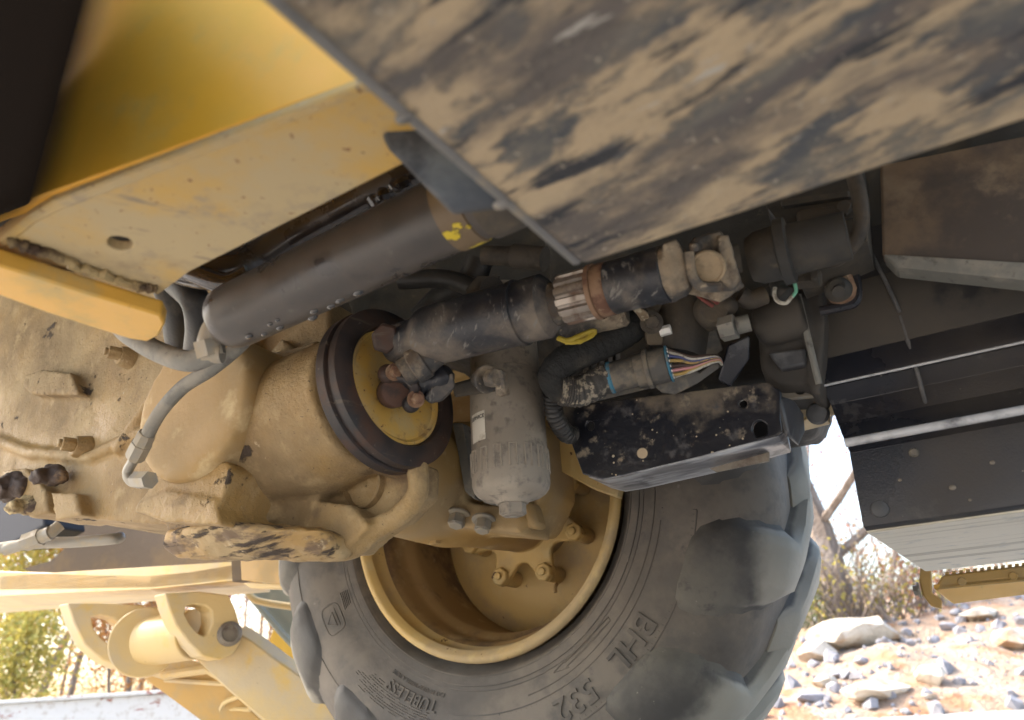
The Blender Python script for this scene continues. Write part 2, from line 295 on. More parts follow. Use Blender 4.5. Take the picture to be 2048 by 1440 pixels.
def leafmat(name, c, c2, c3):
    m = mat(name, c, .7); n = m.node_tree.nodes; L = m.node_tree.links; b = n['Principled BSDF']
    g = n.new('ShaderNodeNewGeometry'); r = n.new('ShaderNodeValToRGB'); r.color_ramp.elements[0].color = (*c, 1); r.color_ramp.elements[1].color = (*c3, 1)
    e = r.color_ramp.elements.new(.5); e.color = (*c2, 1)
    L.new(g.outputs['Random Per Island'], r.inputs[0]); L.new(r.outputs[0], b.inputs['Base Color'])
    tr = n.new('ShaderNodeBsdfTranslucent'); L.new(r.outputs[0], tr.inputs[0]); ms = n.new('ShaderNodeMixShader'); ms.inputs[0].default_value = .35
    L.new(b.outputs[0], ms.inputs[1]); L.new(tr.outputs[0], ms.inputs[2]); L.new(ms.outputs[0], n['Material Output'].inputs[0]); return m
L_orange = leafmat('orange_leaves', (.32, .12, .03), (.42, .20, .05), (.22, .13, .04))
L_yellow = leafmat('yellow_leaves', (.40, .30, .05), (.34, .30, .07), (.26, .22, .05))
L_green = leafmat('yellow_green_leaves', (.38, .32, .07), (.40, .32, .07), (.24, .26, .07))
L_red = leafmat('russet_leaves', (.34, .12, .06), (.28, .13, .07), (.40, .18, .08))
L_pine = leafmat('pine_needles', (.07, .14, .04), (.10, .18, .05), (.05, .10, .03))
L_dry = leafmat('dry_stems', (.30, .23, .15), (.24, .18, .11), (.36, .29, .18))

# ================================================================== SETTING
def ground_sheet():
    bm = bmesh.new(); bmesh.ops.create_grid(bm, x_segments=4, y_segments=4, size=250)
    for q in bm.verts: q.co.z = -.004
    return kind(obj('ground', bm, M_gravel, smooth=False), 'structure')
ground_sheet()
def bank_h(x, y):
    # rises beyond the gravel edge on the right
    e = 6.3 - .10*(x-2.6)
    t = (y-e)
    if t < 0: return -.06
    base = .95*(1-math.exp(-t/2.3)) + .05*t
    side = min(1, max(0, (x-1.2)/2.2)); side = side*side*(3-2*side)
    hh = base*(.25+.75*side)*(1+.16*max(-1, min(1.6, (x-5)/3)))
    hh += .14*mnoise.noise(V((x*.8, y*.8, 0)))*min(1, t) + .07*mnoise.noise(V((x*2.6, y*2.6, 3)))*min(1, t*2) + .03*mnoise.noise(V((x*8, y*8, 5)))*min(1, t*2)
    return hh
def bank():
    bm = bmesh.new(); nx, ny = 190, 150; g = []
    for j in range(ny):
        y = 4.6 + 19*(j/(ny-1))**1.5
        g.append([bm.verts.new((x, y, bank_h(x, y))) for x in [-1.0 + 17*i/(nx-1) for i in range(nx)]])
    for j in range(ny-1):
        for i in range(nx-1): bm.faces.new((g[j][i], g[j][i+1], g[j+1][i+1], g[j+1][i]))
    return kind(obj('dirt_bank', bm, M_bank), 'structure')
bank()
def rock(x, y, s, label, m, flat=.7, stretch=1.3, name='boulder', group='boulders on the dirt bank', rot=None):
    bm = bmesh.new(); pts = []
    for i in range(26):
        d = V((random.gauss(0, 1), random.gauss(0, 1), random.gauss(0, 1))).normalized()
        d.x *= stretch; d.z *= flat; pts.append(bm.verts.new(d*s*.5*random.uniform(.82, 1.05)))
    bmesh.ops.convex_hull(bm, input=pts)
    for q in [q for q in bm.verts if not q.link_faces]: bm.verts.remove(q)
    a = random.uniform(-.6, .6) if rot is None else rot
    bmesh.ops.rotate(bm, verts=bm.verts, cent=(0, 0, 0), matrix=Matrix.Rotation(a, 3, 'Z'))
    bmesh.ops.subdivide_edges(bm, edges=bm.edges, cuts=2, use_grid_fill=True)
    for q in bm.verts: q.co += q.co.normalized()*s*.05*mnoise.noise(q.co*5/s+V((x, y, 0)))
    o = obj(name, bm, m, recentre=False, angle=30); o.location = (x, y, bank_h(x, y)+s*flat*.22)
    return tag(o, label, 'rock', group)
def on_bank(px, py):       # walk a pixel ray to the bank
    r = ray(px, py); t = 4.5
    while t < 40:
        q = EYE+r*t
        if q.y > 4.6 and q.z <= bank_h(q.x, q.y): return q
        t += .03
    return EYE+r*12
ROCKS = [(1712, 1288, .95, 'long pale sandstone slab at the crest of the dirt bank', M_rock, .55, 1.7, .25),
 (1640, 1318, .5, 'rounded cream rock just left of the long pale slab', M_rock, .7, 1.3, .2),
 (1752, 1392, .62, 'flat pale slab low on the bank by the gravel edge', M_rock, .45, 1.9, .5),
 (1862, 1368, .42, 'white upright block on the bank above the gravel edge', M_rock, .9, 1.0, .1),
 (2030, 1292, .50, 'pale rock cut by the right edge of the picture', M_rock, .7, 1.3, .1),
 (1960, 1240, .42, 'tan block high on the bank under the gold step', M_rock, .6, 1.5, .1),
 (1724, 1330, .20, 'small blue grey square stone below the long pale slab', M_rockg, .7, 1.2, .1),
 (1680, 1356, .26, 'grey flat stone left of the blue grey square stone', M_rockg, .5, 1.6, .1),
 (1898, 1262, .24, 'dark grey angular stone on the orange dirt below the step', M_rockg, .7, 1.2, .1),
 (1915, 1232, .17, 'little grey stone above the dark angular stone', M_rockg, .7, 1.2, .1),
 (1648, 1372, .34, 'cream rock half buried beside the tyre', M_rock, .6, 1.3, .1),
 (1625, 1405, .30, 'grey cracked rock at the foot of the bank near the tyre', M_rockg, .6, 1.5, .1),
 (1858, 1400, .16, 'small white stone under the white upright block', M_rock, .6, 1.3, .1),
 (1742, 1268, .2, 'small pale stone resting on top of the long slab', M_rock, .8, 1.1, .1)]
for (x, y, s, lb, m, fl, st, ro) in ROCKS:
    q = on_bank(x, y); rock(q.x, q.y, s*.080*(q.y+1), lb, m, fl, st, rot=ro)
def rubble():
    bm = bmesh.new()
    for i in range(2200):
        x = random.uniform(1.0, 9); y = random.uniform(5.4, 12); s = random.choice((.01, .012, .015, .02, .03, .05))*random.uniform(.7, 1.4)
        r = bmesh.ops.create_icosphere(bm, subdivisions=1, radius=s, matrix=Matrix.Translation((x, y, bank_h(x, y)+s*.3)))
        for q in r['verts']: q.co += V((random.uniform(-1, 1), random.uniform(-1, 1), random.uniform(-1, 1)))*s*.35
    o = obj('rubble', bm, M_rockg, smooth=False); kind(o, 'stuff'); tag(o, 'scattered pale pebbles and rubble on the dirt bank', 'rubble')
rubble()
def grass_tufts():
    bm = bmesh.new()
    for i in range(260):
        x = random.uniform(1.5, 9); y = random.uniform(8.0, 15); h = bank_h(x, y)
        for k in range(9):
            a = random.uniform(0, 6.28); l = random.uniform(.10, .32); q = V((x+random.gauss(0, .05), y+random.gauss(0, .05), h-.02)); d = V((cos(a), sin(a), 0))*l*.5
            s = V((-sin(a), cos(a), 0))*.005
            bm.faces.new([bm.verts.new(q-s), bm.verts.new(q+s), bm.verts.new(q+d*.6+V((0, 0, l*.7))), bm.verts.new(q+d+V((0, 0, l)))][:3])
    o = obj('dry_grass', bm, L_dry, smooth=False); kind(o, 'stuff'); tag(o, 'dry straw coloured grass tufts on the dirt bank', 'grass')
grass_tufts()
# ---- trees
def branches(base, height, lean, spread, levels, r0, rnd, up=.55, n_main=9, first=.25):
    segs = []; tips = []
    def grow(p, d, L, r, lev):
        n = 6; pts = [p]; q = p.copy(); dd = d.copy()
        for i in range(n):
            dd = (dd+V((rnd.gauss(0, .13), rnd.gauss(0, .13), rnd.gauss(0, .08)+(.05 if lev else 0)))).normalized(); q = q+dd*(L/n); pts.append(q.copy())
        segs.append((pts, [r*(1-.75*i/n) for i in range(n+1)], lev))
        if lev >= levels: tips.extend(pts[2:]); return
        k = n_main if lev == 0 else rnd.randint(4, 6)
        for j in range(k):
            f = first+(1-first)*(j+.5)/k if lev == 0 else .25+.75*(j+.5)/k
            idx = min(n-1, int(f*n)); pp = pts[idx].lerp(pts[idx+1], f*n-idx)
            a = rnd.uniform(0, 6.28); perp = V((cos(a), sin(a), 0)); nd = (perp*spread+V((0, 0, up))+dd*.3).normalized()
            grow(pp, nd, L*rnd.uniform(.30, .46)*(1.15-.5*f if lev == 0 else 1), r*(1-.7*f)*(.32 if lev == 0 else .5), lev+1)
    grow(V(base), V(lean).normalized(), height, r0, 0); return segs, tips
def tree(name, base, h, label, cat, leaf, nleaf, lsize, seed, lean=(0, 0, 1), r0=.12, spread=1, up=.55, levels=3, n_main=9, group=None, clump=.35, first=.25):
    rnd = random.Random(seed); root = empty(name, base); tag(root, label, cat, group)
    segs, tips = branches(base, h, lean, spread, levels, r0, rnd, up, n_main, first)
    t = MB(); b = MB()
    for pts, rr, lev in segs:
        (t if lev == 0 else b).tube(pts, rr, 8 if lev == 0 else (5 if lev == 1 else 3), caps=False)
    obj('trunk', t, M_bark, root); obj('branches', b, M_bark, root)
    if nleaf:
        bm = bmesh.new()
        for i in range(nleaf):
            c = rnd.choice(tips)+V((rnd.gauss(0, clump), rnd.gauss(0, clump), rnd.gauss(0, clump*.8)))
            u = V((rnd.gauss(0, 1), rnd.gauss(0, 1), rnd.gauss(0, 1))).normalized()*lsize*rnd.uniform(.6, 1.3); v = u.cross(V((rnd.gauss(0, 1), rnd.gauss(0, 1), rnd.gauss(0, 1)))).normalized()*lsize*.6
            bm.faces.new([bm.verts.new(c-u), bm.verts.new(c+v), bm.verts.new(c+u), bm.verts.new(c-v)])
        obj('crown', bm, leaf, root, smooth=False)
    return root
def gp(px, dist, z=0):      # ground point at a pixel column
    r = ray(px, 1400); r = V((r.x, r.y, 0)).normalized(); return (EYE.x+r.x*dist, EYE.y+r.y*dist, z)
TR = [(-60, 24, 11, 'tall orange leaved tree at the far left edge', L_orange, 2600, 1),
 (60, 21, 9, 'thin tree with sparse yellow leaves above the left end of the white rail', L_yellow, 3000, 2),
 (130, 27, 12, 'tall bare topped tree with orange leaves behind the yellow green sapling', L_orange, 2000, 3),
 (250, 22, 8, 'dense orange tree behind the left lug of the yellow frame', L_orange, 3200, 4),
 (330, 26, 10, 'russet orange tree right of the dense orange tree', L_red, 2400, 5),
 (540, 24, 11, 'russet red tree seen between the arm and the grey panel', L_red, 3600, 6),
 (430, 29, 12, 'rust coloured tree behind the pivot arm', L_red, 2600, 7)]
for (px, d, h, lb, lf, nl, sd) in TR:
    tree('autumn_tree', gp(px, d), h, lb, 'tree', lf, int(nl*3.2), .075, sd, r0=.10, group='autumn trees left of the tyre', clump=.42, first=.12)
tree('young_tree', gp(45, 15), 1.75, 'low yellow green sapling at the lower left above the white rail', 'tree', L_green, 3400, .045, 11, r0=.04, clump=.22, first=.1, n_main=12)
tree('young_tree', gp(230, 17), 3.2, 'low orange sapling beside the yellow green sapling', 'tree', L_orange, 3400, .05, 12, r0=.04, clump=.26, first=.1, n_main=12)
# right side
q = on_bank(1760, 1262); tree('bare_tree', (q.x, q.y+.8, bank_h(q.x, q.y+.8)-.1), 7.5, 'leaning grey trunked bare tree on the bank between tyre and tank', 'tree', L_red, 700, .04, 21, lean=(-.10, .05, 1), r0=.21, n_main=15, spread=1.1, up=.35, levels=3, first=.08, clump=.2)
for i, (px, d, h, sd, lb) in enumerate([(1655, 17, 6, 31, 'thin bare tree left of the leaning grey trunk'), (1830, 18, 7, 32, 'thin bare tree right of the leaning grey trunk'), (1990, 19, 6, 33, 'bare tree behind the crest above the gold step')]):
    tree('bare_tree', gp(px, d, .8), h, lb, 'tree', L_red, 900, .045, sd, r0=.07, n_main=12, group='thin bare trees beyond the bank', first=.1)
def brush(px, py, n, hgt, leaf, label, name='bare_shrub', sd=1, dy=.5, wd=.5, leaves=300, ls=.03):
    rnd = random.Random(sd); q = on_bank(px, py); b = V((q.x, q.y+dy, bank_h(q.x, q.y+dy)-.05)); root = empty(name, b); tag(root, label, 'shrub')
    t = MB(); tips = []
    for i in range(n):
        p = b+V((rnd.gauss(0, wd*.4), rnd.gauss(0, wd*.4), 0)); d = V((rnd.gauss(0, .45), rnd.gauss(0, .35), 1)).normalized(); pts = [p]
        for k in range(5):
            d = (d+V((rnd.gauss(0, .22), rnd.gauss(0, .22), 0))).normalized(); pts.append(pts[-1]+d*hgt*rnd.uniform(.12, .25))
        t.tube(pts, [.012*(1-.15*k) for k in range(6)], 3, caps=False); tips += pts[1:]
    obj('stems', t, M_bark, root)
    bm = bmesh.new()
    for i in range(leaves):
        c = rnd.choice(tips)+V((rnd.gauss(0, .08), rnd.gauss(0, .08), rnd.gauss(0, .08))); u = V((rnd.gauss(0, 1), rnd.gauss(0, 1), rnd.gauss(0, 1))).normalized()*ls; v = u.cross(V((rnd.gauss(0, 1), 1, .3))).normalized()*ls*.6
        bm.faces.new([bm.verts.new(c-u), bm.verts.new(c+v), bm.verts.new(c+u), bm.verts.new(c-v)])
    obj('foliage', bm, leaf, root, smooth=False)
brush(1745, 1262, 45, 1.3, L_dry, 'tangle of bare vines round the foot of the leaning trunk', sd=3, leaves=250)
brush(1810, 1240, 40, .9, L_yellow, 'low shrub with golden leaves right of the leaning trunk', sd=4, leaves=450, ls=.028, name='golden_shrub')
brush(1700, 1262, 40, .9, L_yellow, 'low golden shrub left of the leaning trunk', sd=5, leaves=350, ls=.028, name='golden_shrub')
brush(1900, 1210, 60, .9, L_red, 'reddish twiggy shrub on the crest behind the gold step', sd=6, leaves=500)
def sapling():
    q = on_bank(1652, 1275); b = V((q.x, q.y+.3, bank_h(q.x, q.y+.3)-.05)); root = empty('pine_sapling', b); tag(root, 'small bright green pine sapling between the tyre and the bank', 'pine')
    rnd = random.Random(8); t = MB().tube([b, b+V((0, 0, .75))], [.02, .004], 6); obj('trunk', t, M_bark, root); bm = bmesh.new()
    for i in range(2600):
        z = rnd.random()**.8*.78; rr = (.80-z)*.42*sqrt(rnd.random()); a = rnd.uniform(0, 6.28); c = b+V((cos(a)*rr, sin(a)*rr, z)); d = V((cos(a), sin(a), rnd.uniform(.2, 1.2))).normalized()*rnd.uniform(.04, .09); s = d.cross(V((0, 0, 1))).normalized()*.003
        bm.faces.new([bm.verts.new(c-s), bm.verts.new(c+s), bm.verts.new(c+d)])
    obj('crown', bm, L_pine, root, smooth=False)
sapling()
def far_wood():
    import numpy as np
    rnd = random.Random(5); g = np.random.default_rng(5); N = 150000
    a = np.radians(g.uniform(-55, 50, N)); d = g.uniform(32, 46, N); h = g.random(N)**1.2*(7.5+2.2*np.sin(a*9)+1.5*np.sin(a*23+1)+g.normal(0, .8, N))
    c = np.stack([np.sin(a)*d, np.cos(a)*d, np.abs(h)], 1); u = g.normal(size=(N, 3)); u /= np.linalg.norm(u, axis=1)[:, None]; v = np.cross(u, g.normal(size=(N, 3))); v /= np.linalg.norm(v, axis=1)[:, None]
    u *= .055; v *= .035; co = np.stack([c-u, c+v, c+u, c-v], 1).reshape(-1, 3)
    me = bpy.data.meshes.new('tmp'); me.from_pydata(co.tolist(), [], np.arange(4*N).reshape(-1, 4).tolist()); bm = bmesh.new(); bm.from_mesh(me); bpy.data.meshes.remove(me)
    t = MB(); t.bm = bm; t2 = MB()
    for i in range(60):
        a = radians(rnd.uniform(-55, 50)); d = rnd.uniform(33, 45); b = V((sin(a)*d, cos(a)*d, 0)); t2.tube([b, b+V((rnd.gauss(0, .3), 0, 5)), b+V((rnd.gauss(0, .6), 0, 10))], [.10, .07, .02], 4, caps=False)
    o2 = obj('far_tree_trunks', t2, M_bark); kind(o2, 'stuff'); tag(o2, 'distant thin grey trunks of the autumn woodland', 'trunks')
    o = obj('far_woodland', t, L_orange, smooth=False); kind(o, 'stuff'); tag(o, 'distant mass of autumn woodland beyond the clearing', 'woodland')
far_wood()
# ---- white rail at lower left
def rail():
    d = 5.2; p0 = P(-260, 1420, d*1.05); p1 = P(470, 1384, d*.98); p0.z = p1.z = (p0.z+p1.z)/2
    ax = (p1-p0).normalized(); nrm = V((-ax.y, ax.x, 0)); root = empty('steel_rail', V(((p0.x+p1.x)/2, (p0.y+p1.y)/2, 0))); tag(root, 'white steel rail flaked with red paint across the lower left', 'rail')
    h = .26; m = MB(); m.hull([p+nrm*a-Z*b for p in (p0, p1) for a, b in ((0, 0), (.16, 0), (0, h), (.16, h))]); r = obj('beam', m, M_white, root, bevel=.008)
    m = MB(); m.hull([p+nrm*a-Z*b for p in (p0, p1) for a, b in ((-.03, -.025), (.19, -.025), (-.03, .0), (.19, .0))]); obj('top_flange', m, M_white, root, bevel=.004)
    for t in (.30,):
        c = p0.lerp(p1, t)-nrm*.004; m = MB(); m.hull([c+ax*a-Z*b-nrm*e for a, b in ((0, .03), (.05, .03), (-.10, h-.02), (-.05, h-.02)) for e in (0, .003)])
        if t < .9: obj('red_stripe', m, M_redp, root)
    for t in (.1, .5, .9):
        c = p0.lerp(p1, t)+nrm*.08; m = MB().hull([V((c.x+a, c.y+b, z)) for a in (-.05, .05) for b in (-.05, .05) for z in (0, p0.z-h)]); obj('post', m, M_white, root)
rail()

# ================================================================== THE MACHINE
R = empty('backhoe_loader', M3(-.6, .9, 0)); tag(R, 'underside of a dusty yellow backhoe loader with driveline, filter, tank and big tyre', 'loader')
# ---- wheel
WC = P(955, 1000, 1.65)
def wdir(th): return F*cos(th)-Z*sin(th)
def WP(th, r, a):
    r = r+.0100*max(0, min(1, (r-.1)/.2))*max(0, min(1, (.46-r)/.10)); return WC+wdir(th)*r+A*a
SIDE = [(.318, .030), (.330, .022), (.338, .004), (.348, -.004), (.372, -.004), (.40, -.016), (.43, -.025), (.465, -.028), (.50, -.024), (.535, -.012), (.572, .016), (.600, .052), (.614, .085)]
def side_a(r):
    for (r0, a0), (r1, a1) in zip(SIDE, SIDE[1:]):
        if r <= r1: t = (r-r0)/(r1-r0); return a0+(a1-a0)*t
    return SIDE[-1][1]
WID = .45
def revolve(name, prof, m, parent, n=96, **k):     # prof of (r, a)
    mb = MB(); mb.skin([[mb.bm.verts.new(WP(2*pi*i/n, r, a)) for i in range(n)] for r, a in prof], caps=False); return obj(name, mb, m, parent, **k)
rimprof = [(.300, .008), (.306, -.004), (.313, -.007), (.320, -.003), (.321, .006), (.312, .010), (.306, .016), (.303, .028), (.296, .040), (.286, .050), (.280, .068), (.278, .10), (.272, .112), (.262, .122), (.258, .14), (.257, .20), (.257, .25), (.262, .30), (.275, .34), (.300, .36), (.320, .37), (.322, .38), (.305, .385)]
RIM = revolve('wheel', [(r-.004, a) for r, a in rimprof[:1]]+rimprof[1:10], M_rim, R, angle=60)
revolve('rim_barrel', [(.288, .046), (.2845, .052), (.279, .066), (.278, .10), (.272, .112), (.262, .122), (.258, .14), (.257, .20), (.257, .25), (.262, .30), (.275, .34), (.300, .36), (.320, .37), (.322, .38), (.305, .385)], M_barrel2, RIM, angle=50)
# wheel disc with dish
revolve('wheel_disc', [(.001, .265), (.12, .265), (.17, .268), (.21, .276), (.235, .286), (.250, .293), (.262, .295), (.262, .305), (.001, .285)], M_rim, RIM, angle=60)
TY = []
tprof = SIDE+[(.617, .12), (.620, WID/2), (.617, WID-.12)]+[(r, WID-a) for r, a in reversed(SIDE)]
TYRE = revolve('tyre', tprof, M_tyre, RIM, n=144, angle=60)
def lug_mesh(mb, th0, far=False):
    st = [(.482, .0, .024), (.487, .008, .046), (.500, .015, .062), (.53, .023, .072), (.56, .029, .074), (.588, .033, .070), (.608, .034, .064), (.622, .034, .060)]
    rows = []; WL = mb.bm.verts.layers.float.get('wear') or mb.bm.verts.layers.float.new('wear')
    def put(th, r, a, nr, na, h, hw, base_only=False):
        c = []
        for k, (s, hh) in enumerate(((-1.22, -.02), (-1.1, .22), (-.98, .62), (-.84, .90), (-.45, 1), (.45, 1), (.84, .90), (.98, .62), (1.1, .22), (1.22, -.02))):
            rr = r+nr*h*hh; aa = a+na*h*hh; t = th+s*hw/rr
            if far: aa = WID-aa
            c.append(mb.bm.verts.new(WP(t, rr, aa))); c[-1][WL] = max(0, min(1, (r-.545)/.07))*(1 if hh > .5 else .35)
        rows.append(c)
    drift = 0
    for i, (r, h, hw) in enumerate(st):
        a = side_a(min(r, .613)); nr, na = (.25, -.97) if r < .57 else (.55, -.83)
        if r > .615: nr, na = .8, -.6
        sk = -.10*(r-.485)/.15
        h *= .72 if r < .6 else .85
        put(th0+(-sk if far else sk)*1, r if r < .616 else .617, a, nr, na, h, hw)
    tops = [(.115, .10), (.16, .17), (.20, .25), (.24, .31), (.275, .35)]
    for j, (a, dth) in enumerate(tops):
        h = .034 if j < 4 else .006
        put(th0+(-1 if not far else 1)*dth*1.0, .617, a, 1, 0, h, .050 if j < 4 else .040)
    mb.skin(rows, closed=True, caps=True)
lm = MB()
NL = 14
for i in range(NL):
    t0 = radians(24.5)+2*pi*i/NL
    lug_mesh(lm, t0); lug_mesh(lm, t0+pi/NL, True)
_n = M_lug.node_tree.nodes; _l = M_lug.node_tree.links
_b = _n['Principled BSDF']; _at = _n.new('ShaderNodeAttribute'); _at.attribute_name = 'wear'; _tc = _n.new('ShaderNodeTexCoord'); _nz = _n.new('ShaderNodeTexNoise'); _nz.inputs['Scale'].default_value = 14; _nz.inputs['Detail'].default_value = 9
_l.new(_tc.outputs['Object'], _nz.inputs['Vector']); _ma = _n.new('ShaderNodeMath'); _ma.operation = 'ADD'; _l.new(_at.outputs['Fac'], _ma.inputs[0]); _l.new(_nz.outputs['Fac'], _ma.inputs[1])
_mr = _n.new('ShaderNodeMapRange'); _mr.interpolation_type = 'SMOOTHSTEP'; _mr.inputs['From Min'].default_value = .85; _mr.inputs['From Max'].default_value = 1.35; _mr.inputs['To Max'].default_value = .85; _l.new(_ma.outputs[0], _mr.inputs['Value'])
_mx = _n.new('ShaderNodeMix'); _mx.data_type = 'RGBA'; _l.new(_mr.outputs[0], _mx.inputs[0]); _l.new(_b.inputs['Base Color'].links[0].from_socket, _mx.inputs[6]); _mx.inputs[7].default_value = (.34, .32, .27, 1); _l.new(_mx.outputs[2], _b.inputs['Base Color'])
obj('tread_lugs', lm, M_lug, RIM, angle=42)
# raised marks on the sidewall
def sidestrip(mb, pts, wd=.0022, h=.0022):     # pts of (theta, r)
    P3 = [WP(t, r, side_a(r)-.0002) for t, r in pts]
    mb.tube(P3, wd*.62, 4)
def arc(t0, t1, r, n=30): return [(radians(t0+(t1-t0)*i/n), r) for i in range(n+1)]
mk = MB()
for r in (.3445, .362, .372): sidestrip(mk, arc(0, 360, r, 140))
sidestrip(mk, arc(-20, 75, .402)); sidestrip(mk, arc(15, 100, .420)); sidestrip(mk, arc(12, 100, .492)); sidestrip(mk, [(radians(12), .42), (radians(12), .492)]); sidestrip(mk, [(radians(84), .42), (radians(84), .492)])
sidestrip(mk, arc(95, 200, .50))
def ring_rect(t0, t1, r0, r1, rr=.25):
    c = []
    n = 24
    for i in range(n+1):
        a = 2*pi*i/n; ca, sa = cos(a), sin(a); e = 4
        x = (abs(ca)**(2/e))*(1 if ca > 0 else -1); y = (abs(sa)**(2/e))*(1 if sa > 0 else -1)
        c.append((radians((t0+t1)/2+(t1-t0)/2*x), (r0+r1)/2+(r1-r0)/2*y))
    sidestrip(mk, c)
ring_rect(-8.6, .8, .385, .448); ring_rect(-5.2, -2.6, .397, .436)
ring_rect(146, 155, .405, .455); sidestrip(mk, [(radians(148), .425), (radians(152.5), .425), (radians(150), .447), (radians(148), .425)]); sidestrip(mk, [(radians(147.5), .418), (radians(153.5), .418)])
sidestrip(mk, [(radians(97), .462), (radians(103), .462), (radians(100), .438-.0), (radians(97), .462)]) 
sidestrip(mk, [(radians(100), .458), (radians(100), .448)])
# direction arrow
sidestrip(mk, [(radians(44), .379), (radians(62), .379), (radians(61), .374), (radians(66), .384), (radians(61), .394), (radians(62), .389), (radians(44), .389), (radians(44), .379)])
for k in range(5): sidestrip(mk, [(radians(151+k*.3), .395-k*.004), (radians(157), .393-k*.004)])
for k in range(46): sidestrip(mk, [(radians(13+k*1.5), .424), (radians(13.0+k*1.5), .488)], wd=.0009)
obj('sidewall_ridges', mk, M_tyre, RIM)
def sidewall_text(txt, th_mid, r_mid, size, depth=.0022, squeeze=1):
    c = bpy.data.curves.new('t', 'FONT'); c.body = txt; c.size = size; c.extrude = depth; c.align_x = 'CENTER'; c.align_y = 'CENTER'; c.offset = size*.012
    o = bpy.data.objects.new('t', c); COL.objects.link(o); dg = bpy.context.evaluated_depsgraph_get(); dg.update()
    me = bpy.data.meshes.new_from_object(o.evaluated_get(dg)); bpy.data.objects.remove(o)
    bm = bmesh.new(); bm.from_mesh(me)
    bmesh.ops.subdivide_edges(bm, edges=[e for e in bm.edges if e.calc_length() > .02], cuts=3)
    for q in bm.verts:
        r = r_mid+q.co.y; th = th_mid+q.co.x*squeeze/r_mid; q.co = WP(th, r, side_a(r)-q.co.z-.0004)
    return obj('lettering', bm, M_tyre, RIM, angle=25)
sidewall_text('TUBELESS', radians(113), .412, .034, .0026, .9); sidewall_text('MAY BE USED WITH A TUBE', radians(113), .387, .0115, .0012, .95)
sidewall_text('BHL', radians(44), .455, .062, .003); sidewall_text('532', radians(63), .455, .062, .003)
sidewall_text('WARNING', radians(107), .470, .014, .0014)
fp = MB(); rnd = random.Random(4)
for row in range(9):
    r = .462-row*.0055; t = 104+row*.3
    while t < 133-abs(row-3)*1.2:
        l = rnd.uniform(.4, 1.5)
        if rnd.random() < .8: fp.tube([WP(radians(t), r, side_a(r)-.0003), WP(radians(t+l), r, side_a(r)-.0003)], .0012, 4)
        t += l+.35
o = obj('fine_print_relief', fp, M_tyre, RIM)
# hub plate with four visible clamp lugs and more hidden
HC = WC+A*.205
def hub_plate():
    n = 96; o = []
    for i in range(n):
        t = 2*pi*i/n; k = (t*8/(2*pi)) % 1; s = .5+.5*cos(2*pi*(k))
        r = .112+.062*s**1.6; o.append(WC+wdir(t+radians(24))*r+A*.196)
    mb = MB(); mb.slab(o, A*.018); return obj('hub_plate', mb, M_rim, RIM, bevel=.004, angle=35)
HP = hub_plate()
for i in range(8):
    t = radians(24)+2*pi*i/8; c = WC+wdir(t)*.150
    mb = MB(); mb.lathe(c+A*.196, -A, [(0, .022), (.012, .021), (.015, .018)], n=7); mb.lathe(c+A*.180, -A, [(0, .009), (.005, .009), (.006, .007)], n=20)
    mb.lathe(c+A*.262, -A, [(0, .020), (.05, .018)], n=16)
    obj('lug_bolt', mb, M_rim, RIM, bevel=.0015)
mb = MB().lathe(WC+A*.2, -A, [(-.07, .10), (.0, .09), (.02, .085), (.03, .08)], n=48); obj('hub', mb, M_rim, RIM)
mb = MB().tube(smooth_path([WP(radians(70), .17, .24), WP(radians(70), .178, .225), WP(radians(71), .19, .222)]), .0045, 8); obj('valve_stem', mb, M_axle, RIM)

# ---- axle housing
ax = MB()
ax.lathe(WC, A, [(.22, .085), (.16, .09), (.10, .095), (.02, .10), (-.04, .105), (-.10, .115), (-.22, .115), (-.5, .11), (-.75, .11)], n=40)
_f = [AP(x, y, 1.22) for x, y in ((905, 840), (1080, 840), (1090, 980), (1050, 1060), (775, 1052), (790, 900))]
ax.hull(_f+[q+A*.14 for q in _f])
_f = [AP(x, y, 1.18) for x, y in ((772, 1040), (1045, 1066), (1035, 1015), (800, 985))]
ax.hull(_f+[q+A*.12 for q in _f])
ax.tube([AP(1000, 900, 1.21), AP(1020, 1000, 1.20), AP(1060, 1050, 1.20)], .014, 10)
AX = obj('axle_housing', ax, M_axle, R, remesh=.007, sm=10)
for (x, y, s) in ((916, 1030, .0165), (968, 1040, .0155)):
    c = AP(x, y, 1.175); mb = MB().bolt(c, (-Z*.85-A*.35), s*1.0, .024); obj('bolt', mb, M_fit, AX, bevel=.001)
for (x, y) in ((838, 1076), (870, 1082)):
    c = AP(x, y, 1.22); obj('bolt', MB().bolt(c+Z*.005, -Z, .012, .012), M_axle, AX)
# ribs seen between disc and filter
obj('breather_slot', MB().ext([AP(905, 845, 1.15), AP(925, 845, 1.15), AP(950, 1000, 1.15), AP(930, 985, 1.15)], A*.03), M_hose, AX, bevel=.004)
obj('breather_slot', MB().ext([AP(955, 975, 1.16), AP(975, 985, 1.16), AP(985, 1008, 1.16), AP(965, 1005, 1.16)], A*.03), M_hose, AX, bevel=.004)
obj('axle_ear', MB().ext([AP(1010, 990, 1.19), AP(1060, 1000, 1.19), AP(1075, 1055, 1.19), AP(1010, 1050, 1.19)], A*.05), M_axle, AX, bevel=.012)
obj('frame_strap', MB().slab([AP(1090, 850, 1.30), AP(1120, 845, 1.30), AP(1175, 915, 1.30), AP(1238, 968, 1.30), AP(1233, 994, 1.30), AP(1180, 975, 1.30), AP(1090, 925, 1.30)], A*.03), M_rim, AX, bevel=.003)

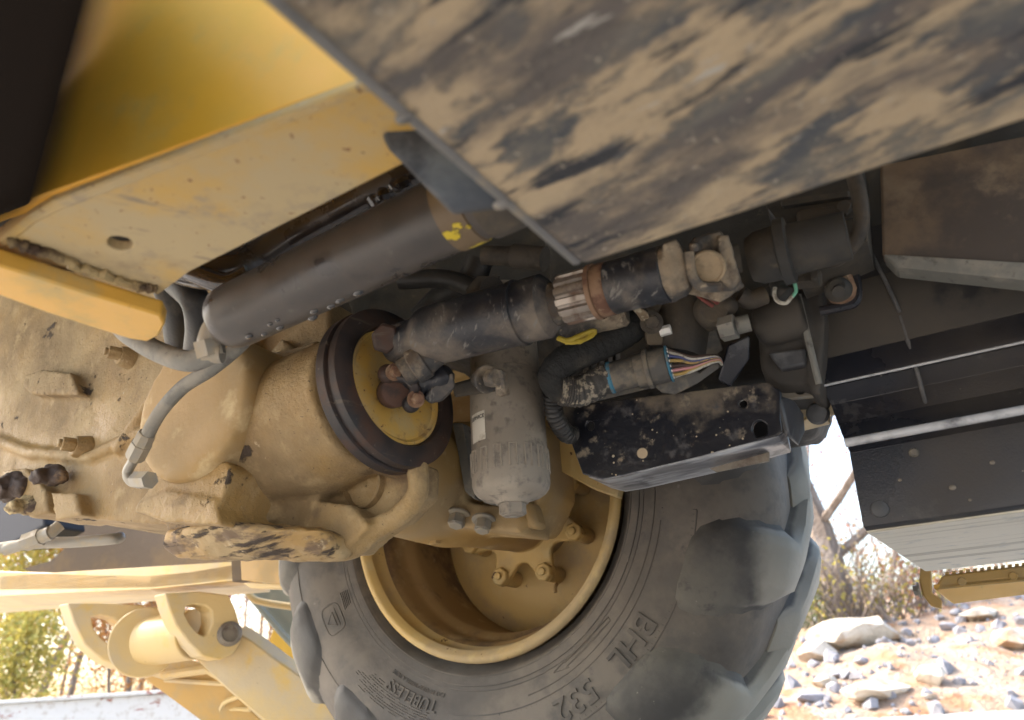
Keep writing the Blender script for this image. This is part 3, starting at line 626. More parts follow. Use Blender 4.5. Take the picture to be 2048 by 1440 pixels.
# ---- transmission case
DC = P(797, 772, 1.0)
DN = V((cos(radians(35)), -sin(radians(35)), .08)).normalized()
tc = MB()
def AX_(pts, c, t, inset=0):
    f = [AP(x, y, c) for x, y in pts]; return f+[q+A*t for q in f]
tc.hull(AX_([(-200, 520), (470, 560), (490, 780), (440, 905), (470, 1035), (340, 1050), (100, 1032), (30, 985), (-200, 900)], .76, .30))
tc.hull(AX_([(430, 560), (660, 600), (650, 800), (620, 900), (600, 1060), (430, 1050), (430, 850)], .80, .08))
tc.hull(AX_([(330, 1062), (352, 1090), (500, 1096), (690, 1100), (740, 1052), (700, 1010), (480, 980), (350, 1020)], .76, .05))
tc.tube(smooth_path([AP(600, 700, .80), AP(545, 780, .795), AP(520, 880, .785), AP(535, 960, .775), AP(560, 1060, .77)]), .034, 14)
tc.tube(smooth_path([AP(450, 700, .775), AP(440, 800, .765), AP(415, 880, .755), AP(440, 960, .745)]), .022, 12)
tc.slab([AP(x, y, .80) for x, y in ((560, 1010), (600, 970), (640, 945), (720, 905), (838, 925), (836, 990), (790, 1035), (745, 1062), (700, 1104), (560, 1104))], A*.05)
tc.tube(smooth_path([AP(834, 925, .785), AP(836, 985, .785), AP(800, 1030, .785), AP(750, 1058, .785), AP(700, 1098, .785), AP(600, 1102, .785)]), .015, 10)
tc.tube(smooth_path([AP(555, 1085, .775), AP(585, 1020, .765), AP(598, 975, .755), AP(640, 945, .75), AP(700, 922, .765), AP(770, 932, .785), AP(832, 940, .80)]), .014, 12)
tc.hull(AX_([(0, 940), (50, 935), (90, 980), (95, 1025), (60, 1035), (20, 1010)], .73, .10))
tc.hull(AX_([(100, 985), (150, 985), (160, 1030), (110, 1040)], .73, .08))
tc.tube([AP(-60, 860, .762), AP(60, 905, .758), AP(180, 915, .758), AP(300, 860, .760)], .012, 8)
tc.tube([AP(235, 905, .757), AP(330, 760, .758), AP(400, 690, .76)], .012, 8)
tc.hull(AX_([(50, 748), (80, 738), (140, 745), (158, 790), (60, 788), (45, 770)], .735, .04))
tc.tube([AP(530, 730, .76), AP(640, 700, .76)], .014, 10)
tc.lathe(DC-DN*.05, -DN, [(0, .06), (.01, .095), (.05, .10), (.10, .105), (.20, .11)], n=40)
TCASE = obj('transmission_case', tc, M_case, R, remesh=.0045, sm=2, disp=(.05, .004))
# pump boss block
pb = MB(); pb.hull(AX_([(345, 915), (385, 905), (455, 925), (462, 940), (440, 1010), (410, 1035), (300, 1030), (270, 1025), (272, 1010), (330, 975)], .66, .11))
pb.hull(AX_([(268, 1022), (272, 1008), (330, 980), (430, 1000), (440, 1050), (330, 1044)], .655, .10))
obj('pump_block', pb, M_case, TCASE, remesh=.0035, sm=2, disp=(.03, .003))
sp = MB(); sp.hull([AP(x, y, c) for x, y, c in ((332, 1062, .70), (326, 1095, .71), (352, 1118, .72), (500, 1122, .73), (690, 1122, .76), (735, 1085, .80), (500, 1058, .68), (420, 1040, .67), (640, 1060, .72))]+[AP(x, y, .86) for x, y in ((350, 1070), (500, 1105), (680, 1105), (720, 1060))])
obj('sump', sp, M_sump, TCASE, remesh=.0045, sm=6, disp=(.03, .008))
for (x, y, c, s) in ((160, 893, .748, .015), (250, 712, .748, .014), (682, 868, .735, .016)):
    p = AP(x, y, c); d = (-A*.6-F*.6-Z*.1) if x < 600 else (-A*.5-Z*.8)
    obj('case_bolt', MB().lathe(p+A*.02, -A-F*.2, [(0, s*1.6), (.025, s*1.25), (.03, s*1.1)], n=20).hexa(p-A*.008, -A-F*.35, s*.85, .022).hexa(p-A*.008, -A-F*.35, s*.5, .028, 14), M_case, TCASE, bevel=.002)
for (x, y, s, r) in ((108, 950, .024, 1), (30, 975, .036, 1), (60, 1010, .022, 0)):
    p = AP(x, y, .735); mb = MB(); mb.sphere(p, s, s*.7, s*.85); mb.hexa(p-A*.005, -A-Z*.4, s*.62, .030); mb.sphere(p+F*s*.8-Z*.006, s*.6); mb.sphere(p-F*s*.6+Z*.01, s*.55)
    obj('drain_plug', mb, M_weld if not r else mat('crusted_plug_grease', (.06, .04, .03), .7, layers=[((.26, .17, .09), .85, 22, .56, .68)], bump=((60, .004),)), TCASE, remesh=.003, sm=2, disp=(.012, .008))
obj('collar_window', MB().lathe(AP(732, 972, .80)+A*.012, -A, [(0, .034), (.022, .032), (.024, .030), (.010, .028), (.010, .001)], n=32), M_case, TCASE)
# ---- brake disc
bd = MB(); bd.lathe(DC, -DN, [(.02, .081), (.0, .081), (-.004, .084), (-.004, .100), (0, .110), (.010, .1105), (.012, .1075), (.016, .1075), (.018, .112), (.032, .112), (.036, .106), (.036, .06)], n=96, caps=False)
BD = obj('brake_disc', bd, M_disc, R, angle=30)
hb = MB(); hb.lathe(DC, -DN, [(.004, .001), (.004, .064), (.0055, .072), (.002, .076), (.002, .0800), (.010, .0815), (.02, .081)], n=80)
obj('disc_hub', hb, M_hub, BD, angle=30)
# ---- drive shaft
def shp(x, y, d): return P(x, y, d)
S0 = P(790, 690, .955); S1 = P(1100, 610, .865); S2 = P(1450, 518, .775)
def SX(t): return S0.lerp(S1, t)
sd = (S1-S0).normalized(); r1 = 62*.90/FPX
sh = MB(); sh.lathe(S0, sd, [(-.008, .020), (.004, .026), (.035, .027), (.045, r1*.93), (.052, r1), ((S1-S0).length*.80, r1*1.02), ((S1-S0).length*.805, r1*1.07), ((S1-S0).length*.83, r1*1.07), ((S1-S0).length*.835, r1*1.0), ((S1-S0).length*.98, r1*1.02), ((S1-S0).length, r1*.9), ((S1-S0).length+.006, r1*.70)], n=56)
SH = obj('drive_shaft', sh, M_shaft, R, angle=35)
mb = MB(); L1 = (S1-S0).length; mb.lathe(S0, sd, [(L1+.004, r1*.70), (L1+.018, r1*.52), (L1+.030, r1*.50), (L1+.05, r1*.6)], n=40); obj('shaft_neck', mb, M_shaftdust, SH, angle=45)
S3 = P(1128, 600, .858); sd2 = (S2-S3).normalized(); LL = (S2-S3).length
sc_ = MB(); rows = []
for a in (0, .003, .034, .037):
    u, v = frame_of(sd2); ring_ = []
    for i in range(112):
        t = 2*pi*i/112; k = i % 8; rr = .0296 if k < 5 else .0260
        if a in (0, .037): rr -= .001
        ring_.append(sc_.bm.verts.new(S3+sd2*a+(u*cos(t)+v*sin(t))*rr))
    rows.append(ring_)
sc_.skin(rows); obj('splined_collar', sc_, M_spline, SH, angle=25)
obj('collar_ring', MB().lathe(S3, sd2, [(.036, .029), (.037, .0315), (.042, .0315), (.043, .029)], n=56), M_rustband, SH)
obj('rusty_sleeve', MB().lathe(S3, sd2, [(.0425, .029), (.044, .030), (.056, .0298), (.0575, .029)], n=56), M_rustband, SH)
obj('slip_tube', MB().lathe(S3, sd2, [(.0565, .0285), (.058, .0292), (.086, .0290), (.088, .0300), (.100, .030), (.103, .0290), (.108, .0305), (.12, .0305), (.124, .026)], n=56), M_shaft, SH)
ys = MB()
def YP(pts, d0, d1): return [P(x, y, d0) for x, y in pts]+[P(x, y, d1) for x, y in pts]
ys.lathe(S3+sd2*.105, sd2, [(0, .028), (.006, .0295), (.030, .0285), (.038, .022)], n=40)
ys.hull(YP([(1326, 488), (1352, 478), (1368, 505), (1362, 520), (1372, 556), (1380, 575), (1350, 590), (1335, 560)], .775, .83))
ys.hull(YP([(1300, 585), (1350, 588), (1352, 604), (1325, 606)], .80, .85))
obj('tube_yoke', ys, M_shaftdust, SH, remesh=.0022, sm=2, disp=(.010, .003))
ys = MB()
ys.hull(YP([(1386, 476), (1440, 462), (1466, 500), (1482, 562), (1462, 584), (1410, 580), (1384, 552), (1380, 510)], .785, .83))
ys.hull(YP([(1378, 488), (1396, 484), (1400, 502), (1380, 508)], .770, .80))
ys.hull(YP([(1436, 474), (1456, 470), (1480, 560), (1466, 582), (1440, 560)], .772, .80))
ys.hull(YP([(1330, 575), (1400, 565), (1440, 580), (1478, 560), (1490, 572), (1440, 604), (1400, 592)], .80, .83))
obj('universal_joint', ys, M_shaftdust, SH, remesh=.0022, sm=2, disp=(.010, .003))
obj('joint_cross', MB().cyl(P(1330, 545, .82), P(1480, 515, .80), .016, n=20), M_dark, SH)
cp = P(1415, 537, .773); fc = (EYE-cp).normalized(); cx_ = (fc-Z*.25-F*.1).normalized()
obj('bearing_cap', MB().lathe(cp-cx_*.004, cx_, [(0, .0185), (.004, .0175), (.0045, .0155), (.003, .014), (.003, .001)], n=40), mat('dusty_bearing_cap', (.34, .26, .165), .9, layers=[((.22, .17, .11), .9, 60, .5, .7)], bump=((150, .0006),)), SH)
obj('cap_strap', MB().tube(smooth_path([cp-cx_*.002+q for q in (V(P(1378, 505, .77)-P(1415, 537, .77)), P(1382, 545, .77)-P(1415, 537, .77), P(1400, 572, .77)-P(1415, 537, .77), P(1440, 575, .77)-P(1415, 537, .77))]), .0055, 8), M_shaftdust, SH)
# front joint at the disc
yj = MB()
yj.hull([P(x, y, .93) for x, y in ((768, 655), (800, 645), (850, 690), (838, 715), (760, 700), (750, 680))]+[P(x, y, .97) for x, y in ((775, 650), (815, 650), (850, 700), (760, 705))])
yj.hull([P(x, y, .945) for x, y in ((800, 690), (860, 720), (885, 760), (870, 800), (845, 800), (800, 740))]+[P(x, y, .98) for x, y in ((800, 700), (870, 730), (870, 795), (820, 780))])
yj.tube([P(800, 715, .95), P(835, 752, .95), P(862, 775, .945)], [.020, .022, .017], 14)
yj.lathe(P(862, 775, .95), (P(905, 735, .935)-P(862, 775, .95)), [(-.012, .012), (0, .0165), (.026, .0165), (.034, .010)], n=20)
obj('yoke', yj, M_shaft, SH, remesh=.0028, sm=5, disp=(.012, .002))
obj('yoke_bearing', MB().lathe(P(835, 730, .925), (P(770, 770, .93)-P(840, 725, .93)), [(-.03, .016), (-.012, .019), (-.010, .022), (.006, .022), (.008, .018), (.02, .018)], n=32), M_shaftdust, SH)
bc = P(792, 783, .945); bn = (DN*.8-Z*.35-A*.5).normalized()
obj('rusty_bearing_cap', MB().lathe(bc, bn, [(-.02, .020), (.004, .020), (.006, .0185), (.006, .001)], n=36), mat('rusty_cap_paint', (.09, .045, .03), .7, layers=[((.05, .035, .03), .8, 40, .5, .65)], bump=((120, .0005),)), SH)
st = MB(); st.tube(smooth_path([P(766, 745, .945), P(790, 752, .932), P(818, 760, .928), P(830, 780, .93), P(822, 806, .94)]), .0075, 10); st.sphere(P(775, 748, .94), .013, sub=2); st.sphere(P(822, 808, .94), .012, sub=2)
obj('bearing_strap', st, M_disc, SH, remesh=.002, sm=3)
obj('yoke_ear', MB().hull([P(x, y, .925) for x, y in ((742, 668), (765, 645), (792, 652), (800, 690), (775, 708), (748, 700))]+[P(x, y, .955) for x, y in ((742, 668), (765, 645), (792, 652), (800, 690), (775, 708), (748, 700))]), M_disc, SH, bevel=.004)
obj('yoke_ear', MB().hull([P(x, y, .93) for x, y in ((845, 795), (868, 770), (905, 745), (912, 775), (885, 802), (860, 808))]+[P(x, y, .95) for x, y in ((845, 795), (868, 770), (905, 745), (885, 802))]), M_shaft, SH, bevel=.003)
for x, y, d in ((789, 744, .925), (832, 798, .925)): obj('strap_bolt', MB().bolt(P(x, y, d), bn, .0075, .012), M_rustband, SH)
# ---- oil filter
def OF(h): return P(1025, 994, 1.0)+Z*h
fl = MB(); k = px_m(1.0)
rf = 80*k*.985
fc0 = P(1024, 990, 1.0)
prof = [(-.012, rf*.02), (-.012, rf*.40), (-.006, rf*.50), (-.003, rf*.78), (.001, rf*.89), (.006, rf*.965), (.013, rf*1.0), (.060, rf*1.0), (.062, rf*.985), (.12, rf*.985), (.168, rf*.97), (.172, rf*.86), (.30, rf*.86)]
fl.lathe(fc0, Z, prof, n=64)
FL = obj('oil_filter', fl, M_filter, R, angle=40)
fc = fc0
obj('drain_nut', MB().hexa(fc-Z*.010, -Z, .0185, .016, 6, .3).cyl(fc-Z*.026, fc-Z*.028, .0165, .015, 6, .3), M_filter, FL, bevel=.001)
obj('drain_hole', MB().cyl(fc-Z*.0272, fc-Z*.0286, .005, n=16), M_fit, FL)
vw = V((-fc.x+EYE.x, -fc.y+EYE.y, 0)).normalized()
def filt_pt(ang, h, rr=None):
    d = vw.copy(); d.rotate(Matrix.Rotation(ang, 3, 'Z')); return fc+d*(rr or rf*1.0+.0004)+Z*h
ribs = MB()
for i in range(16):
    a = 2*pi*i/16; 
    ribs.tube([filt_pt(a, .026), filt_pt(a, .056)], .0013, 5); ribs.tube([filt_pt(a+.18, .026), filt_pt(a+.18, .056)], .0013, 5)
    ribs.tube([filt_pt(a+.18*t, .056) for t in (0, .33, .66, 1)], .0013, 5)
obj('grip_ribs', ribs, M_filter, FL)
lb = MB(); n = 10; rr = rf*.987+.0006
a0, a1 = -1.18, -.62
g = [[lb.bm.verts.new(filt_pt(a0+(a1-a0)*i/n, h, rr)) for i in range(n+1)] for h in (.066, .106)]
g2 = [[lb.bm.verts.new(filt_pt(a0+(a1-a0)*i/n, h, rr-.0006)) for i in range(n+1)] for h in (.066, .106)]
lb.skin(g, closed=False, caps=False); LB = obj('filter_label', lb, M_label, FL)
def wrap_text(txt, h, a_mid, size, parent):
    c = bpy.data.curves.new('t', 'FONT'); c.body = txt; c.size = size; c.align_x = 'CENTER'; c.align_y = 'CENTER'; c.offset = size*.02
    o = bpy.data.objects.new('t', c); COL.objects.link(o); dg = bpy.context.evaluated_depsgraph_get(); dg.update()
    me = bpy.data.meshes.new_from_object(o.evaluated_get(dg)); bpy.data.objects.remove(o); bm = bmesh.new(); bm.from_mesh(me)
    for q in bm.verts: q.co = filt_pt(a_mid+q.co.x/rr, h+q.co.y, rr+.0005)
    return obj('lettering', bm, M_ink, parent, smooth=False)
wrap_text('SERVICE', .0985, -.89, .0075, FL)
# filter head with bracket and bolts
fh = MB(); fh.hull([P(x, y, .98) for x, y in ((903, 768), (960, 752), (1000, 745), (1010, 780), (945, 790), (910, 795))]+[P(x, y, 1.03) for x, y in ((903, 768), (1000, 745), (1010, 780), (910, 795))])
obj('filter_bracket', fh, M_dark, R, bevel=.004)
fb = MB(); fb.lathe(P(973, 758, .945), (P(1000, 760, .92)-P(973, 758, .945)), [(-.02, .012), (-.004, .012), (-.003, .018), (.002, .018)], n=24); fb.hexa(P(978, 758, .935), F-Z*.2-A*.4, .012, .016); fb.ext([P(992, 735, .925), P(1004, 738, .925), P(1012, 785, .925), P(990, 790, .925)], A*.012)
obj('bracket_bolt', fb, M_shaftdust, R, bevel=.002)
obj('filter_head', MB().lathe(fc+Z*.16, Z, [(0, rf*.87), (.01, rf*.93), (.10, rf*.93)], n=40), M_filter, FL)

# ---- near frame beam (yellow, top left)
zb = P(400, 480, .62).z
fr = MB()
lo = [ZP(x, y, zb) for x, y in ((-240, 640), (-20, 497), (112, 418), (752, 178), (1010, 90), (1060, 205), (800, 331), (380, 543), (316, 590), (0, 492))]
hole = oval(240, 487, 26, 14, lambda x, y: ZP(x, y, zb), rot=.15)
fr.slab([lo[i] for i in (1, 2, 3, 4, 5, 6, 7, 8)], Z*.010, [hole])
FR = obj('frame_rail', fr, M_beamdust, R, bevel=.0012)
# web: upright plate whose foot follows the near edge of the bottom plate
e0, e1 = ZP(90, 398, zb), ZP(752, 158, zb); ed = (e1-e0).normalized(); eo = e0-ed*.6; ee = e1+ed*.7
wn = V((-ed.y, ed.x, 0)).normalized()
if wn.dot(FW) < 0: wn = -wn
web = MB().hull([p+wn*a+Z*b for p in (eo, ee) for a, b in ((0, .005), (.012, .005), (0, .50), (.012, .50))]); obj('web_plate', web, M_beam, FR, bevel=.002)
lip = MB(); lp = [ZP(x, y, zb-.001) for x, y in ((-60, 520), (0, 478), (60, 432), (104, 404), (752, 160), (1100, 28), (1103, 52), (756, 181), (118, 424), (72, 448), (20, 490), (-50, 535))]
lip.slab(lp, Z*.014); obj('flange_lip', lip, M_beamdust, FR, bevel=.002)
wl = MB()
rnd = random.Random(3)
wp = smooth_path([ZP(18, 482, zb-.002), ZP(90, 505, zb-.003), ZP(190, 545, zb-.003), ZP(270, 572, zb-.003), ZP(316, 578, zb-.002)], 10)
wl.tube([q+V((rnd.gauss(0, .0008), rnd.gauss(0, .0008), rnd.gauss(0, .0008))) for q in wp], [.0045+rnd.uniform(-.0012, .0018) for q in wp], 9)
obj('weld_bead', wl, M_weld, FR, disp=(.008, .002))
# mounting plate across the end of the rail: seen edge on, rounded toe
mp_ = MB()
zt = zb-.002
top = [ZP(x, y, zt) for x, y in ((-60, 478), (8, 500), (150, 545), (316, 600), (334, 612))]
plate = [ZP(x, y, zt-.004) for x, y in ((-80, 470), (5, 496), (160, 548), (300, 592), (326, 600), (334, 618), (322, 642), (300, 654), (262, 648), (200, 628), (100, 594), (0, 556), (-90, 530))]
mp_.slab(plate, -Z*.016); obj('mounting_plate', mp_, M_plate, FR, bevel=.0022, angle=50)
# dark block added close to the lens to dim the upper left corner
e_l = e0-ed*.012
e_l = e0+ed*.035
bl = MB().hull([P(268, -260, .10), P(90, 395, .10), P(30, 440, .10), P(-260, 560, .11), P(-260, -260, .10), P(170, -200, .62), P(60, 410, .60), P(-200, 480, .60), P(-200, -200, .62)]); obj('added_dark_corner_block', bl, mat('near_black_brown', (.0075, .005, .0035), 1, spec=.05), R, bevel=.004)

# ---- belly guard (muddy plate, top right)
zg = P(1160, 535, .55).z
def G(x, y, z=0): return ZP(x, y, zg+z)
gc = [G(1160, 535), G(540, 0), G(2048, 245)]
eL = (gc[1]-gc[0]).normalized(); eR = (gc[2]-gc[0]).normalized(); g0 = gc[0]
bg_ = MB(); bg_.hull([g0+eL*a+eR*b+Z*h for a in (0, .75) for b in (0, 1.3) for h in (0, .035)])
BG = obj('belly_guard', bg_, M_mudplate, R, bevel=.007, seg=4)
obj('guard_edge', MB().hull([g0+eL*a+eR*b+Z*h for a in (.004, .75) for b in (-.003, .004) for h in (-.001, .02)]), M_lip, BG, bevel=.003)
for i, (a, b) in enumerate(((.10, .002), (.195, .0))): obj('weld_spot', MB().sphere(g0+eL*a-eR*b-Z*.001, .006, .004, .003), M_lip, BG)
# ---- grey bracket under the guard edge
gb = MB(); c0 = [P(x, y, .515) for x, y in ((766, 250), (790, 228), (830, 235), (1020, 400), (990, 422), (905, 432), (778, 302), (764, 278))]
gb.slab(c0, (FW+Z*.6)*.03); obj('hanger_bracket', gb, M_greyst, R, bevel=.006, seg=3)
# ---- hydraulic cylinder
H0 = P(452, 640, .80); H1 = P(1010, 375, .66); hd = (H1-H0).normalized(); rh = 66*.79/FPX; HL = (H1-H0).length
hc = MB().lathe(H0, hd, [(-.006, rh*.35), (-.004, rh*.70), (0, rh*.88), (.006, rh*.97), (.016, rh), (.05, rh*1.0), (HL*.6, rh*1.02), (HL, rh*1.02)], n=64)
HC_ = obj('hydraulic_cylinder', hc, M_tube, R, angle=50)
yb0 = P(905, 470, .665)
tb = .83*HL
obj('clamp_band', MB().lathe(H0, hd, [(tb, rh*1.0), (tb+.001, rh*1.06), (tb+.026, rh*1.06), (tb+.028, rh*1.0)], n=64), mat('flaking_yellow_band', (.16, .11, .06), .5, layers=[((.62, .47, .03), .4, 26, .565, .59, None, 8, 'noise', .0008), ((.5, .46, .38), .5, 40, .66, .70)], bump=((60, .001),)), HC_)
obj('gland_boss', MB().lathe(H0, hd, [(tb+.035, rh*1.0), (tb+.036, rh*1.12), (tb+.10, rh*1.12)], n=48), M_darkb, HC_)
db = MB(); rnd = random.Random(9)
u, v = frame_of(hd); up_h = (Z-hd*Z.dot(hd)).normalized(); sd_h = hd.cross(up_h)
if sd_h.dot(FW) > 0: sd_h = -sd_h
for (x, y, s) in ((498, 672, 1.2), (528, 668, .9), (560, 655, 1.1), (540, 648, .8), (625, 634, 1.5), (628, 622, 1.2), (662, 612, 1.2), (680, 600, 1.3), (716, 585, 1.4), (555, 640, .7)):
    rr_ = ray(x, y); best = None
    # nearest hit of the pixel ray with the cylinder surface
    ro = EYE-H0; a_ = rr_-hd*rr_.dot(hd); b_ = ro-hd*ro.dot(hd); aa = a_.dot(a_); bb = 2*a_.dot(b_); cc = b_.dot(b_)-rh*rh; D_ = bb*bb-4*aa*cc
    if D_ <= 0: t_ = -bb/(2*aa)
    else: t_ = (-bb-sqrt(D_))/(2*aa)
    q = EYE+rr_*t_; db.sphere(q, .0042*s, .0030*s, .0026*s, ax=(hd, hd.cross(Z).normalized(), Z), sub=2)
kind(obj('oil_drops', db, M_drop, HC_), 'stuff')
ft = MB(); ft.tube(smooth_path([P(452, 640, .80), P(430, 655, .80), P(418, 685, .80), P(422, 705, .80)]), .0125, 14); ft.cyl(P(416, 680, .80), P(424, 712, .80), .0155, n=6)
ft.cyl(P(408, 706, .80), P(445, 706, .80), .011, n=16); obj('port_elbow', ft, M_fit, HC_, bevel=.001)
obj('return_hose', MB().tube(smooth_path([P(430, 703, .80), P(380, 722, .81), P(320, 705, .84), P(262, 672, .88), P(225, 640, .92), P(150, 600, .96)]), .0118, 16), M_hose, R)
obj('oily_hose', MB().tube(smooth_path([P(1000, 262, .78), P(820, 348, .82), P(690, 418, .86), P(600, 466, .88), P(530, 512, .88), P(460, 540, .86), P(380, 535, .86), P(300, 500, .9)]), .0225, 20), M_oil, R)
obj('oily_hose', MB().tube(smooth_path([P(900, 250, .78), P(800, 320, .84), P(700, 380, .90), P(560, 450, .95), P(440, 500, 1.0)]), .024, 20), M_oil, R)
obj('oily_hose', MB().tube(smooth_path([P(500, 548, .83), P(455, 568, .83), P(400, 550, .84), P(350, 530, .86)]), .012, 16), M_oil, R)
lp_ = MB().tube(smooth_path([P(740, 405, .78), P(760, 390, .77), P(780, 385, .77), P(800, 365, .76), P(820, 358, .76)]), .006, 8); obj('cable_tie', lp_, M_oil, R, disp=(.01, .01))
obj('black_hose', MB().tube(smooth_path([P(350, 560, .95), P(390, 600, .93), P(400, 650, .95), P(395, 700, 1.0)]), .018, 16), M_cable, R)
obj('black_hose', MB().tube(smooth_path([P(330, 560, .98), P(350, 610, 1.0), P(360, 680, 1.05)]), .02, 16), M_cable, R)
# small grey hose down to the pump
gh = MB().tube(smooth_path([P(500, 670, .93), P(470, 700, .92), P(420, 740, .93), P(365, 775, .95), P(320, 825, .97), P(292, 875, .98)]), .0088, 16); GH = obj('pressure_hose', gh, M_hose, R)
a_, b_ = P(292, 872, .98), P(266, 922, .99); fd = (b_-a_).normalized()
obj('hose_ferrule', MB().lathe(a_, fd, [(-.004, .0105), (0, .012), (.012, .0125), (.013, .0135), (.032, .0135), (.038, .010)], n=8), M_fit, GH)
obj('elbow_pipe', MB().tube(smooth_path([b_, P(255, 945, .99), P(262, 962, .985), P(285, 968, .98)]), .0065, 12), M_fit, GH)
obj('elbow_nut', MB().cyl(P(272, 960, .985), P(300, 960, .965), .0115, n=6), M_fit, GH)

# ---- far-left pipes and dark tyre side
obj('steel_pipe', MB().tube(smooth_path([P(-60, 1105, 1.75), P(60, 1088, 1.75), P(150, 1084, 1.75), P(225, 1078, 1.75), P(240, 1074, 1.78)]), .013, 12), M_fit, R)
obj('steel_pipe', MB().tube(smooth_path([P(10, 1100, 1.7), P(70, 1080, 1.7), P(95, 1070, 1.7), P(120, 1050, 1.72)]), .013, 12), M_fit, R)
obj('pipe_union', MB().cyl(P(50, 1086, 1.7), P(82, 1074, 1.7), .020, n=6).cyl(P(82, 1074, 1.7), P(102, 1066, 1.7), .016, n=14), M_fit, R)
kind(obj('far_side_box', MB().ext([AP(-260, 880, 1.5), AP(60, 880, 1.5), AP(90, 1050, 1.5), AP(-260, 1110, 1.5)], A*.15), M_guard, R, bevel=.01), 'part') if False else obj('far_side_box', MB().ext([AP(-260, 880, 1.5), AP(60, 880, 1.5), AP(90, 1052, 1.5), AP(20, 1088, 1.5), AP(-260, 1110, 1.5)], A*.15), mat('navy_box_paint', (.012, .014, .022), .8, layers=[((.05, .045, .04), .9, 12, .6, .75)]), R, bevel=.01)

# ---- front frame at lower left with lugs, pin and arm
zf = P(300, 1182, 2.2).z
ff = MB()
fe = [(-300, 1160), (0, 1138), (200, 1140), (330, 1140), (430, 1132), (470, 1125)]
bt = [(-300, 1240), (0, 1211), (110, 1210), (310, 1194), (480, 1180), (600, 1172), (640, 1120)]
front = [AP(-300, 1168, 1.50), AP(0, 1142, 1.5), AP(200, 1148, 1.5), AP(300, 1149, 1.5), AP(400, 1140, 1.5), AP(472, 1128, 1.5), AP(472, 1160, 1.5), AP(400, 1168, 1.5), AP(300, 1178, 1.5), AP(0, 1182, 1.5), AP(-300, 1205, 1.5)]
ff.slab(front, A*.10); FFR = obj('front_frame', ff, M_step, R, bevel=.004, angle=50)
zl = .0
lowp = [AP(-300, 1205, 1.5), AP(0, 1182, 1.5), AP(300, 1178, 1.5), AP(400, 1168, 1.5), AP(472, 1160, 1.5), AP(560, 1168, 1.55), AP(600, 1170, 1.6)]
back = [AP(-300, 1250, 1.9), AP(0, 1211, 1.9), AP(300, 1197, 1.9), AP(480, 1188, 1.9), AP(540, 1184, 1.9), AP(600, 1172, 1.9)]
lo_ = MB(); lo_.hull([q-Z*.0 for q in lowp[:5]]+back[:5]+[q+Z*.05 for q in lowp[:5]]+[q+Z*.05 for q in back[:5]]); obj('frame_underside', lo_, M_cream, FFR, bevel=.004)
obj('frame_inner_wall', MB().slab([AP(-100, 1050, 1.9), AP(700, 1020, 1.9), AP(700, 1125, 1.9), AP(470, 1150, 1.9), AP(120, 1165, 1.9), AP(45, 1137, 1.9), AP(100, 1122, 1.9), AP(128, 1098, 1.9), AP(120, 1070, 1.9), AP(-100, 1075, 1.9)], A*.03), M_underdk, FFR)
obj('frame_gusset', MB().ext([AP(480, 1110, 1.45), AP(505, 1075, 1.45), AP(665, 1075, 1.45), AP(640, 1118, 1.45), AP(585, 1172, 1.45), AP(482, 1160, 1.45)], A*.05), M_step, FFR, bevel=.004)
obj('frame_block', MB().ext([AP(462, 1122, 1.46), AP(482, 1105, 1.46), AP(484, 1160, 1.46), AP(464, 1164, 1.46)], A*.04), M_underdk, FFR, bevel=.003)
obj('folded_edge', MB().ext([AP(485, 1166, 1.46), AP(590, 1168, 1.46), AP(585, 1178, 1.46), AP(500, 1176, 1.46)], A*.05), M_cream, FFR, bevel=.003)
def lug(pts, hole_, c, nm='pivot_lug', t=.035, lbl=None):
    # plates stand across the machine axis: outline on a plane normal to N
    N = (F*.80-A*.60).normalized()
    pl = lambda x, y: PL(x, y, N, c)
    o = MB().slab([pl(x, y) for x, y in pts], -F*t+A*t*.15, [[pl(x, y) for x, y in hole_]]); return obj(nm, o, M_cream, FFR, bevel=.004, angle=40)
Nn = (F*.80-A*.60).normalized()
cR = (P(420, 1240, 2.15)-EYE).dot(Nn); cL = (P(220, 1260, 2.25)-EYE).dot(Nn)
hR = [(372, 1212), (388, 1208), (412, 1212), (424, 1222), (425, 1245), (416, 1268), (408, 1272), (396, 1266), (380, 1248), (370, 1228)]
hL = [(182, 1234), (200, 1230), (228, 1236), (244, 1250), (244, 1270), (232, 1286), (222, 1291), (205, 1278), (188, 1258)]
LR = [(330, 1186), (400, 1183), (458, 1190), (470, 1215), (482, 1255), (482, 1285), (466, 1310), (440, 1320), (405, 1312), (378, 1285), (352, 1250), (338, 1215)]
LL_ = [(135, 1206), (200, 1206), (285, 1210), (292, 1240), (280, 1290), (262, 1333), (240, 1336), (205, 1320), (170, 1290), (148, 1245)]
lug(LR, hR, cR, t=.06); lug(LL_, hL, cL, t=.06)
pc = PL(459, 1268, Nn, cR)
obj('pivot_pin', MB().lathe(pc, Nn, [(-.02, .034), (.006, .034), (.010, .031), (.012, .027), (.018, .026), (.020, .022), (.014, .020), (.014, .001)], n=40), M_pin, FFR)
